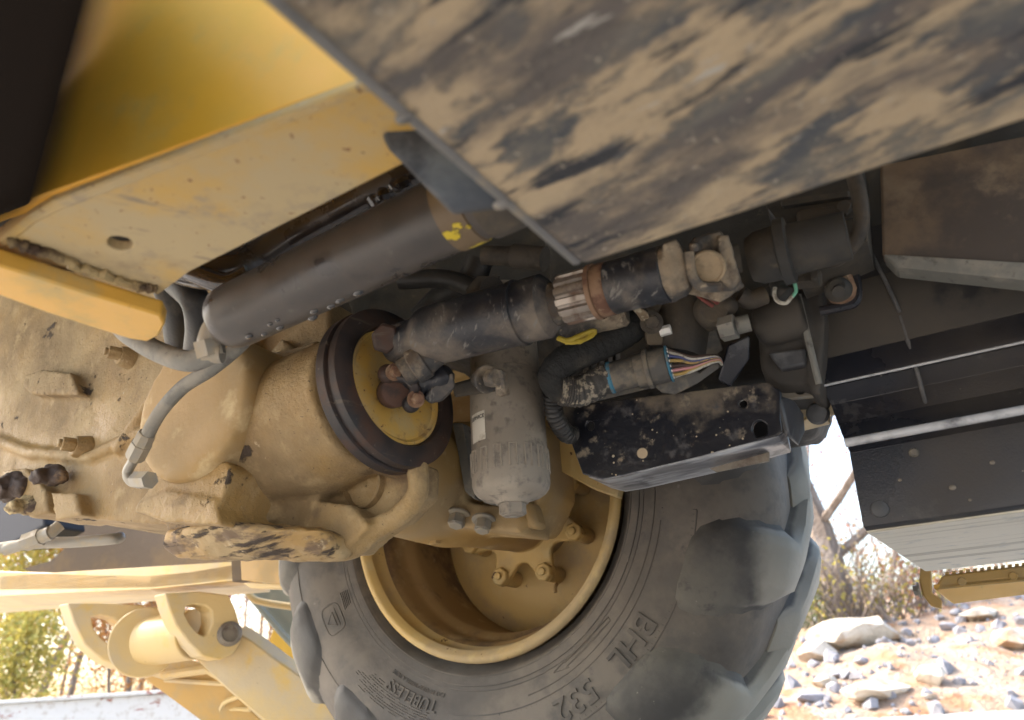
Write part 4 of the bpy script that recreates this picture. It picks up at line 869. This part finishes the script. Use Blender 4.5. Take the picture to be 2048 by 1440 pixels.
# arm: boss tube between the lugs and the arm plates running down right
am = MB(); bA = PL(290, 1288, Nn, cL); bB = PL(400, 1275, Nn, cR-.05)
am.cyl(PL(298, 1283, Nn, cL+.02), PL(390, 1268, Nn, cR-.08), .070, n=40); ARM_ = None
am.lathe(PL(290, 1286, Nn, cL+.0), Nn, [(0, .098), (.05, .098)], n=40)
armo = obj('boom_arm', am, M_cream, R, bevel=.004)
fa = MB(); dA = 2.3
arm_top = [P(x, y, 2.18) for x, y in ((405, 1310), (470, 1268), (500, 1275), (560, 1330), (640, 1380), (655, 1450), (640, 1560), (560, 1480), (470, 1380))]
fa.slab([P(x, y, d) for x, y, d in ((390, 1318, 2.22), (470, 1262, 2.2), (500, 1280, 2.2), (560, 1325, 2.18), (650, 1385, 2.14), (690, 1500, 2.1), (600, 1500, 2.1), (470, 1392, 2.16))], FW*.05+A*.02); obj('arm_side_plate', fa, M_cream, armo, bevel=.004)
fa = MB(); fa.slab([P(x, y, d) for x, y, d in ((258, 1335, 2.36), (300, 1352, 2.34), (395, 1345, 2.32), (430, 1350, 2.3), (520, 1440, 2.26), (600, 1520, 2.24), (520, 1560, 2.24), (400, 1440, 2.3))], FW*.03); obj('arm_web', fa, M_underdk if False else M_step, armo, bevel=.003)
obj('arm_flange', MB().tube([P(270, 1330, 2.34), P(330, 1350, 2.30), P(415, 1338, 2.26), P(440, 1352, 2.22), P(540, 1440, 2.18), P(620, 1510, 2.15)], .014, 8), M_cream, armo)
obj('arm_flange', MB().hull([P(x, y, d) for x, y, d in ((245, 1318, 2.4), (290, 1296, 2.4), (400, 1325, 2.3), (420, 1342, 2.3), (300, 1352, 2.36))]+[P(x, y, d+.08) for x, y, d in ((245, 1318, 2.4), (290, 1296, 2.4), (400, 1325, 2.3), (300, 1350, 2.36))]), M_cream, armo, bevel=.006)
obj('arm_rib', MB().tube(smooth_path([P(330, 1360, 2.33), P(400, 1365, 2.3), P(450, 1368, 2.25)]), .007, 6), M_cream, armo)
obj('arm_rib', MB().tube(smooth_path([P(440, 1425, 2.30), P(450, 1405, 2.28), P(480, 1392, 2.24)]), .008, 6), M_cream, armo)
obj('arm_rib', MB().tube(smooth_path([P(440, 1422, 2.30), P(470, 1418, 2.28), P(500, 1420, 2.24)]), .006, 6), M_cream, armo)
# grey-green panel with hand rail and yellow plate behind the tyre
pn = MB(); pn.ext([P(x, y, 2.75) for x, y in ((492, 1178), (620, 1165), (640, 1330), (600, 1310), (560, 1265), (515, 1215))], FW*.05); PN = obj('engine_cover', pn, M_fender, R, bevel=.01)
obj('hand_rail', MB().tube(smooth_path([P(488, 1172, 2.66), P(505, 1196, 2.66), P(530, 1205, 2.66), P(600, 1216, 2.66)], 6), .012, 12), M_cream, PN)
obj('cover_edge', MB().tube([P(495, 1185, 2.72), P(560, 1262, 2.72), P(610, 1315, 2.72)], .012, 8), M_fender, PN)
obj('bucket_plate', MB().ext([P(x, y, 2.85) for x, y in ((528, 1318), (548, 1254), (580, 1275), (700, 1360), (700, 1420), (640, 1388))], FW*.05), M_goldp, R, bevel=.006)

# ---- black box with speckled face
bx = MB()
cb = .93
def BF(x, y, dc=0): return AP(x, y, cb+dc)
face = [BF(1118, 822), BF(1126, 812), BF(1535, 764), BF(1562, 782), BF(1562, 838), BF(1566, 862), BF(1552, 872), BF(1400, 915), BF(1250, 950), BF(1205, 958), BF(1165, 948), BF(1140, 880)]
hole1 = oval(1520, 858, 15, 17, lambda x, y: BF(x, y)); hole2 = oval(1486, 807, 8, 8, lambda x, y: BF(x, y)); hole3 = oval(1180, 851, 8, 10, lambda x, y: BF(x, y))
bx.slab(face, A*.006, [hole1, hole2, hole3]); BX = obj('electrics_guard', bx, M_guard, R, bevel=.0025, angle=50)
obj('guard_return', MB().hull([q+A*t for q in (BF(1175, 953, .004), BF(1205, 960), BF(1250, 952), BF(1400, 917), BF(1556, 873)) for t in (.0, .085)]+[BF(1572, 862, .01), BF(1576, 866, .06)]), mat('scuffed_black_bottom', (.12, .12, .13), .30, layers=[((.40, .41, .43), .35, 16, .44, .60, (.3, 2, 2, _yaw)), ((.03, .03, .035), .5, 12, .55, .7)], bump=((14, .004),)), BX, bevel=.004)
obj('guard_foot', MB().ext([BF(1400, 925, .055), BF(1538, 895, .055), BF(1538, 922, .055), BF(1432, 944, .055)], A*.004), M_pin, BX, bevel=.001)
obj('guard_end', MB().hull([BF(1545, 785), BF(1590, 800, .02), BF(1593, 840, .02), BF(1578, 872), BF(1566, 866), BF(1560, 800)]+[q+A*.06 for q in (BF(1590, 800, .02), BF(1593, 840, .02), BF(1578, 872))]), mat('worn_black_end', (.05, .05, .055), .4, layers=[((.13, .13, .13), .5, 22, .5, .66, (3, 3, .3, 0))], bump=((30, .001),)), BX, bevel=.006)
obj('guard_back', MB().ext([BF(1130, 830, .12), BF(1560, 775, .12), BF(1570, 870, .12), BF(1180, 950, .12)], A*.01), M_blackst, BX)
obj('tie_pipe', MB().cyl(AP(1540, 830, 1.08), AP(1690, 798, 1.08), .019, n=24), M_cream, R)
obj('tie_flange', MB().ext([AP(1575, 835, 1.07), AP(1650, 815, 1.07), AP(1650, 830, 1.07), AP(1580, 848, 1.07)], A*.05), M_cream, R, bevel=.003)
obj('steel_knob', MB().lathe(AP(1640, 830, 1.06), -A-Z*.2, [(0, .009), (.02, .009), (.025, .015), (.035, .012), (.038, .001)], n=24), M_greyst, R)

# ---- tank at the right: profile run along the machine
def TP(x, y, c): return AP(x, y, c)
prof = [TP(1585, 500, .97), TP(1600, 590, 1.0), TP(1622, 700, 1.0), TP(1631, 740, .996), TP(1637, 762, .988), TP(1639, 770, .988), TP(1643, 777, 1.0), TP(1662, 810, 1.016), TP(1676, 848, 1.014), TP(1683, 866, 1.0), TP(1688, 878, .988), TP(1692, 888, .988), TP(1696, 897, .998), TP(1699, 906, 1.01), TP(1724, 1040, 1.01), TP(1727, 1054, 1.012), TP(1733, 1062, 1.02)]
tk = MB(); ns = 1
rowsL = [tk.bm.verts.new(p) for p in prof]; rowsR = [tk.bm.verts.new(p+F*.95) for p in prof]
_bz = ZP(1838, 1132, prof[-1].z); bk = [prof[0]+A*.30+Z*.05, _bz+Z*.004]
bL = [tk.bm.verts.new(bk[1]), tk.bm.verts.new(bk[0])]; bR = [tk.bm.verts.new(bk[1]+F*.95), tk.bm.verts.new(bk[0]+F*.95)]
tk.skin([rowsL+bL, rowsR+bR], closed=True, caps=False)
capL = tk.bm.faces.new(rowsL+bL)
bmesh.ops.triangulate(tk.bm, faces=[capL])
TK = obj('fuel_tank', tk, M_tank, R, bevel=.006, seg=3, angle=40)
# dust skin on the sloping upper face
up_ = MB(); _q = [TP(1602, 592, .997), TP(1628, 722, .996)]; up_.hull(_q+[q+F*.9 for q in _q]+[q+A*.02 for q in _q]+[q+F*.9+A*.02 for q in _q]); obj('dusty_panel', up_, M_tankdust, TK, bevel=.002)
M_strip = mat('faint_pale_strip', (.07, .068, .068), .6, layers=[((.14, .13, .12), .8, 30, .45, .7)])  # pale grey for the thin raised strips across the tank
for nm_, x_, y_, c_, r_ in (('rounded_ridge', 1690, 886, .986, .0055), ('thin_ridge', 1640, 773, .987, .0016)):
    obj(nm_, MB().tube([TP(x_, y_, c_), TP(x_, y_, c_)+F*.93], r_, 14), mat('ledge_glint', (.48, .48, .49), .22, layers=[((.12, .12, .13), .4, 20, .5, .7)]), TK)  # bright reflection along the ledges is put into the pale bead colour
obj('pale_strip', MB().tube([TP(1742, 505, .96), TP(1770, 560, .987), TP(1800, 625, .9975)], .0026, 8), M_strip, TK)
obj('pale_strip', MB().tube([TP(1800, 632, .998), TP(1828, 722, .998), TP(1842, 772, 1.001), TP(1852, 810, 1.018), TP(1862, 835, 1.017)], .0026, 8), M_strip, TK)
b0, b1 = TP(1733, 1066, 1.062), TP(1850, 1142, 1.42)
z0 = TP(1733, 1066, 1.02).z; b0 = ZP(1733, 1066, z0); b1 = ZP(1850, 1143, z0)
obj('base_plate', MB().hull([b0, b0+F*.95, b1, b1+F*.9]+[q+Z*.012 for q in (b0, b0+F*.95, b1, b1+F*.9)]), M_tankbase, TK, bevel=.002)
print('base', b0, b1)
obj('plate_rivet', MB().lathe(TP(1760, 1018, 1.009), -A, [(0, .0105), (.002, .0095), (.004, .005), (.004, .001)], n=20), M_greyst, TK)
obj('plate_rivet', MB().lathe(TP(1828, 905, 1.009), -A, [(0, .006), (.003, .004), (.003, .001)], n=12), M_grey, TK)
for i, (x, y, r) in enumerate(((1905, 975, .004), (1985, 925, .003), (1800, 960, .0025), (1940, 1000, .002))): obj('mud_fleck', MB().sphere(TP(x, y, 1.009), r, .0012, r*.8), M_pin, TK)
# corner column and lumps at the tank's left end
tl = MB()
tl.hull(AX_([(1515, 680), (1555, 650), (1640, 640), (1640, 770), (1560, 772), (1520, 740)], .97, .10))
tl.hull(AX_([(1520, 720), (1600, 730), (1640, 740), (1640, 782), (1555, 785), (1530, 765)], .98, .10))
tl.hull(AX_([(1505, 600), (1545, 585), (1590, 600), (1590, 660), (1530, 690), (1500, 650)], .95, .08))
tl.lathe(AP(1565, 640, .95), -F+A*.1, [(-.03, .028), (.01, .03), (.03, .026), (.035, .02)], n=24)
tl.hull(AX_([(1590, 540), (1640, 530), (1650, 640), (1640, 790), (1620, 785), (1600, 640)], .96, .08))
obj('tank_end_housing', tl, M_tankdust, TK, remesh=.004, sm=8)
obj('end_step', MB().ext([AP(1535, 705, .955), AP(1610, 695, .955), AP(1612, 728, .955), AP(1560, 738, .955)], A*.05), M_greyst, TK, bevel=.004)
obj('corner_strip', MB().tube([AP(1596, 590, .94), AP(1612, 660, .945), AP(1638, 768, .960)], .0045, 8), M_hose, TK)
mt = MB().slab([AP(1543, 778, .985), AP(1625, 772, .985), AP(1632, 792, .985), AP(1560, 798, .985), AP(1540, 790, .985)], A*.01, [oval(1600, 784, 9, 5, lambda x, y: AP(x, y, .985))]); obj('mount_tab', mt, M_fit, TK, bevel=.001)
rt_ = MB(); rt_.slab([AP(1652, 520, .90), AP(1692, 518, .90), AP(1712, 570, .90), AP(1708, 592, .90), AP(1680, 604, .90), AP(1655, 596, .90), AP(1645, 560, .90)], A*.02); obj('rusty_tab', rt_, M_rustband, TK, bevel=.005)
obj('tab_bolt', MB().lathe(AP(1677, 580, .90), -A, [(0, .016), (.008, .014), (.012, .009)], n=24).cyl(AP(1677, 580, .89), AP(1677, 584, .875), .007, n=14), M_dark, TK)
obj('tab_recess', MB().tube(smooth_path([AP(1690, 500, .915), AP(1712, 560, .915), AP(1712, 600, .915), AP(1690, 612, .915), AP(1640, 622, .915)]), .006, 8), M_tank, TK)
# ---- cross channel above the tank
ch = MB(); ch.ext([AP(1760, 330, .90), AP(2400, 200, .90), AP(2400, 560, .90), AP(1765, 512, .90)], A*.02); obj('cross_channel', ch, M_tanplate, R, bevel=.003)
obj('channel_flange', MB().hull([AP(1765, 508, .895), AP(2300, 540, .895), AP(2300, 585, .895), AP(1790, 534, .895)]+[q+A*.03 for q in (AP(1765, 508, .895), AP(2300, 540, .895), AP(2300, 585, .895), AP(1790, 534, .895))]), M_hose, R, bevel=.003)
ud = MB(); ud.ext([AP(1500, 300, .84), AP(1720, 300, .84), AP(1735, 480, .84), AP(1650, 520, .84), AP(1590, 545, .84), AP(1540, 440, .84)], A*.08); obj('valve_casting', ud, M_dark, R, bevel=.008)
obj('bracket_edge', MB().ext([AP(1535, 415, .80), AP(1562, 450, .80), AP(1592, 520, .80), AP(1585, 532, .80), AP(1566, 530, .80)], A*.01), M_greyst, R, bevel=.002)
obj('breather_hose', MB().tube(smooth_path([AP(1705, 340, .80), AP(1720, 400, .80), AP(1722, 450, .81), AP(1705, 490, .82), AP(1670, 520, .84), AP(1620, 528, .86), AP(1590, 540, .87)]), .0085, 14), M_darkb, R)
obj('hose_clip', MB().ext([AP(1618, 500, .84), AP(1632, 500, .84), AP(1636, 560, .84), AP(1622, 560, .84)], A*.02), M_dark, R, bevel=.002)
obj('hose_clip', MB().ext([AP(1580, 540, .855), AP(1640, 535, .855), AP(1640, 560, .855), AP(1590, 566, .855)], A*.02), M_darkb, R, bevel=.002)
obj('green_wire_loop', MB().tube(smooth_path([AP(1568, 545, .81), AP(1585, 558, .81), AP(1592, 580, .81), AP(1585, 594, .81)]), .0020, 8), M_gnw, R)
obj('white_wire_loop', MB().tube(smooth_path([AP(1585, 592, .81), AP(1572, 606, .81), AP(1556, 603, .81), AP(1549, 590, .81), AP(1550, 575, .81)]), .0022, 8), M_whw, R)
obj('cable_end', MB().tube(smooth_path([AP(1552, 530, .83), AP(1555, 560, .825), AP(1560, 580, .82), AP(1572, 590, .82)]), .010, 12), M_dark, R, disp=(.01, .006))
# ---- middle clutter
for x, y in ((1555, 350), (1690, 420), (1610, 470)): obj('casting_bolt', MB().bolt(AP(x, y, .838), -A, .009, .009), M_darkb, R)
obj('casting_rib', MB().ext([AP(1560, 400, .832), AP(1700, 380, .832), AP(1702, 392, .832), AP(1562, 412, .832)], A*.02), M_dark, R, bevel=.003)
obj('casting_cover', MB().ext([AP(1590, 420, .83), AP(1680, 408, .83), AP(1690, 470, .83), AP(1640, 500, .83), AP(1600, 490, .83)], A*.02), M_darkb, R, bevel=.005)
cl = MB()
cl.hull(AX_([(640, 430), (900, 380), (1100, 400), (1120, 700), (900, 700), (700, 640)], 1.12, .4))
cl.hull(AX_([(1080, 440), (1640, 300), (1640, 560), (1560, 760), (1130, 820)], 1.08, .4))
cl.hull(AX_([(1640, 250), (2300, 200), (2300, 560), (1660, 600)], 1.05, .4))
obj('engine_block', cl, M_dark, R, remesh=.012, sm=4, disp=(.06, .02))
def part(nm, m, mb, **k): return obj(nm, mb, m, R, **k)
part('hose_coupling', M_darkb, MB().cyl(P(1028, 512, .95), P(1090, 518, .93), .0155, n=18).cyl(P(965, 510, .96), P(1030, 512, .95), .0125, n=16))
part('linkage_arm', M_darkb, MB().ext([P(x, y, 1.0) for x, y in ((930, 580), (955, 552), (1000, 552), (985, 565), (958, 575), (945, 598))], FW*.02), bevel=.003)
part('linkage_pin', M_dark, MB().lathe(P(985, 580, .97), -FW, [(0, .016), (.02, .015), (.022, .006)], n=20))
part('linkage_nut', M_darkb, MB().hexa(P(952, 588, .98), -FW, .012, .015))
part('black_hose', M_cable, MB().tube(smooth_path([P(840, 640, 1.12), P(880, 600, 1.12), P(940, 560, 1.1), P(960, 520, 1.1)]), .02, 14))
part('black_hose', M_cable, MB().tube(smooth_path([P(800, 560, 1.1), P(900, 560, 1.08), P(1000, 600, 1.05)]), .014, 14))
part('lower_bracket', M_darkb, MB().ext([P(x, y, 1.02) for x, y in ((855, 615), (895, 605), (905, 625), (870, 640))], FW*.02), bevel=.002)
# second shaft stub under the splined collar
part('pump_stub', M_shaftdust, MB().lathe(P(1118, 655, .98), (P(1250, 618, .95)-P(1118, 655, .98)), [(0, .018), (.004, .022), (.085, .022), (.09, .018)], n=24))
part('yellow_clip', M_ytag, MB().tube(smooth_path([P(1116, 675, .93), P(1135, 682, .925), P(1160, 672, .925), P(1185, 662, .93), P(1186, 668, .93), P(1160, 682, .925), P(1130, 684, .925)], 5), .0035, 8), disp=(.006, .003))
def corr(nm, pts, r, m=M_cable, pitch=.006, amp=.0016, n=16):
    path = smooth_path(pts, 16); L_ = 0; rr_ = [r]
    for a, b in zip(path, path[1:]): L_ += (b-a).length; rr_.append(r+amp*(1 if (L_/pitch) % 1 < .5 else -1)*.5)
    return part(nm, m, MB().tube(path, rr_, n))
corr('harness_sleeve', [P(1290, 635, .98), P(1245, 668, .97), P(1190, 695, .965), P(1130, 722, .955), P(1106, 755, .955), P(1130, 785, .96)], .0195, mat('woven_black_sleeve', (.014, .014, .013), .85, layers=[((.05, .043, .034), .9, 14, .5, .7)], bump=((260, .0015),)), pitch=.012, amp=.0006)
corr('harness_sleeve', [P(1120, 780, .95), P(1160, 782, .955), P(1210, 758, .965)], .0195, mat('braided_sleeve', (.05, .045, .04), .7, layers=[((.28, .24, .18), .9, 90, .52, .60)], bump=((300, .001),)), pitch=.003)
corr('black_conduit', [P(1105, 790, .99), P(1110, 830, 1.0), P(1130, 865, 1.02), P(1145, 870, 1.03)], .012)
corr('grey_conduit', [P(1240, 640, .99), P(1215, 700, 1.0), P(1210, 745, 1.0)], .014, M_darkb)
part('conduit_block', M_grey, MB().ext([P(x, y, .99) for x, y in ((1150, 790), (1300, 752), (1330, 770), (1170, 808))], FW*.02), bevel=.004)
for i in range(5): part('cooling_fin', M_grey, MB().ext([P(1168+i*16, 702-i*4, .975), P(1177+i*16, 700-i*4, .975), P(1177+i*16, 745-i*4, .975), P(1168+i*16, 748-i*4, .975)], FW*.015), bevel=.001)
# connector
k0, k1 = P(1222, 755, .965), P(1335, 728, .945); kd = (k1-k0).normalized(); KL = (k1-k0).length
CN = part('harness_connector', M_grey, MB().lathe(k0, kd, [(0, .017), (.002, .0195), (KL*.45, .0195), (KL*.46, .022), (KL*.62, .022), (KL*.63, .026), (KL*.70, .026), (KL*.71, .023), (KL, .022)], n=32), angle=30)
obj('blue_seal', MB().lathe(k0, kd, [(-.002, .0175), (-.002, .0205), (.001, .0208), (.003, .0195)], n=32), M_blue, CN)
obj('blue_seal', MB().lathe(k0, kd, [(KL, .0175), (KL+.001, .0235), (KL+.003, .0235), (KL+.004, .018)], n=32), M_blue, CN)
u, v = frame_of(kd); eyed = (EYE-k1); eyed = (eyed-kd*eyed.dot(kd)).normalized(); oth = kd.cross(eyed)
wm = [M_bkw, M_whw, M_blw, M_yew, M_bkw, M_pkw, M_yew, M_whw]
for i, m in enumerate(wm):
    a = -1.25+2.5*i/7; q = k1+kd*.004+eyed*.0165*cos(a)+oth*.0185*sin(a); e = P(1432, 712+i*1.5, .95); mid = P(1385, 714+i*4, .937)
    obj('pin', MB().sphere(q, .0022, sub=1), M_pins, CN)
    obj('wire', MB().tube(smooth_path([q, q.lerp(mid, .5)+V((0, 0, random.uniform(-.002, .002))), mid, e, P(1445, 730, .97)], 6), .0021, 6), m, CN)
for i in range(6):
    a = -1.2+2.4*i/5; obj('pin', MB().sphere(k0-kd*.002+eyed*.0165*cos(a)+oth*.0175*sin(a), .002, sub=1), M_pins, CN)
cbp = MB().slab([P(x, y, .965) for x, y in ((1300, 765), (1330, 700), (1370, 735), (1400, 745), (1440, 712), (1440, 735), (1395, 768), (1350, 790), (1325, 785))], FW*.006); part('connector_plate', M_grey, cbp, bevel=.002)
part('support_bracket', M_grey, MB().slab([P(x, y, .985) for x, y in ((1392, 590), (1410, 585), (1425, 640), (1448, 700), (1430, 715), (1360, 740), (1340, 720), (1395, 690), (1398, 640))], FW*.006), bevel=.002)
part('clamp_bracket', M_darkb, MB().ext([P(x, y, .955) for x, y in ((1288, 640), (1315, 630), (1328, 675), (1325, 690), (1295, 690))], FW*.01), bevel=.002)
part('clamp_bolt', M_darkb, MB().bolt(P(1303, 645, .95), -FW, .010, .010))
part('sensor_cap', M_pins, MB().cyl(P(1320, 664, .955), P(1342, 658, .95), .0065, n=6))
part('solenoid', M_darkb, MB().lathe(P(1300, 607, .98), -FW-Z*.1, [(-.03, .016), (0, .0165), (.003, .013), (.003, .001)], n=24))
part('solenoid_body', M_dark, MB().lathe(P(1370, 600, 1.0), Z+F*.3, [(-.08, .036), (.02, .036), (.05, .028)], n=28))
part('red_wire', M_redw, MB().tube(smooth_path([P(1400, 580, .93), P(1415, 590, .92), P(1435, 605, .93)]), .0035, 8))
part('red_wire', M_redw, MB().tube(smooth_path([P(1395, 590, .935), P(1410, 602, .925), P(1425, 612, .93)]), .0025, 8))
part('valve_body', M_darkb, MB().lathe(P(1425, 618, .95), -FW+Z*.2, [(-.03, .022), (0, .023), (.008, .018)], n=24).sphere(P(1458, 612, .95), .012))
part('hex_fitting', M_hose, MB().cyl(P(1442, 660, .94), P(1472, 652, .93), .0155, n=6).cyl(P(1472, 652, .935), P(1500, 645, .93), .011, n=16))
part('plug_connector', M_tank, MB().hull([P(x, y, d) for x, y, d in ((1435, 760, .97), (1455, 690, .96), (1500, 670, .96), (1500, 720, .96), (1460, 775, .97))]+[P(x, y, d+.03) for x, y, d in ((1435, 760, .97), (1455, 690, .96), (1500, 670, .96), (1460, 775, .97))]), bevel=.003)
tw = MB()
for i in range(5): tw.tube(smooth_path([P(1255+i*3, 598, .94), P(1262+i*3, 612+i, .935), P(1275+i*4, 625, .935), P(1285+i*3, 640, .945)]), .002, 6)
part('twisted_wires', mat('dusty_wire', (.22, .16, .10), .7, layers=[((.4, .35, .25), .8, 100, .5, .6)]), tw)
part('gearbox_flange', M_dark, MB().lathe(P(1500, 520, .83), sd2, [(.0, .024), (.01, .029), (.03, .030), (.032, .036), (.042, .036), (.044, .028), (.10, .026)], n=32))
part('dark_pipe', M_darkb, MB().tube(smooth_path([P(1480, 590, .95), P(1500, 600, .95), P(1530, 590, .95)]), .012, 12))

# ---- body above: frame rails, floor and underside that shut out the sky
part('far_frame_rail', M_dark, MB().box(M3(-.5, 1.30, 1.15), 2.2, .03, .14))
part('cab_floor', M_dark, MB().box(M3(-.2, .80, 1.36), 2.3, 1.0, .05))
part('cab_body', M_beam, MB().box(M3(-.2, .85, 1.95), 1.6, .9, .53), bevel=.05)
part('far_side_fender', M_beam, MB().box(M3(-.84, 1.62, 1.42), .85, .30, .02), bevel=.02)
# ---- step under the tank
stp = MB(); s0 = P(1850, 1150, 1.45)
stc = (s0-EYE).dot(A)
def SP(x, y, d=0): return AP(x, y, stc+d)
ST = obj('step_tread', MB().hull([SP(1885, 1150), SP(2200, 1112), SP(2200, 1148), SP(1868, 1180)]+[q+A*.02 for q in (SP(1885, 1150), SP(2200, 1112), SP(2200, 1148), SP(1868, 1180))]), M_step, R, bevel=.004)
obj('tread_underside', MB().hull([SP(1868, 1178), SP(2200, 1146), SP(2200, 1170, .06), SP(1905, 1208, .06), SP(1890, 1195, .04)]+[q+Z*.008 for q in (SP(1868, 1178), SP(2200, 1146), SP(2200, 1170, .06), SP(1905, 1208, .06))]), M_plate, ST, bevel=.002)
tt = MB()
for i in range(22): x = 1890+i*14; tt.ext([SP(x, 1149-i*1.65), SP(x+8, 1148-i*1.65), SP(x+8, 1143-i*1.65), SP(x, 1144-i*1.65)], A*.02)
obj('tread_teeth', tt, M_step, ST)
obj('step_hanger', MB().slab([SP(1840, 1134, -.01), SP(1862, 1134, -.01), SP(1864, 1185, -.01), SP(1884, 1200, -.01), SP(1884, 1218, -.01), SP(1862, 1212, -.01), SP(1845, 1190, -.01), SP(1838, 1160, -.01)], -F*.0+A*.03), M_rustband if False else M_step, ST, bevel=.003)
for x, y in ((1924, 1163), (2026, 1152)): obj('rivet', MB().lathe(SP(x, y, -.001), -A, [(0, .008), (.003, .006), (.003, .001)], n=16), M_step, ST)
obj('step_bolt', MB().bolt(SP(1838, 1180, -.01), -F, .010, .010), M_fit, ST)
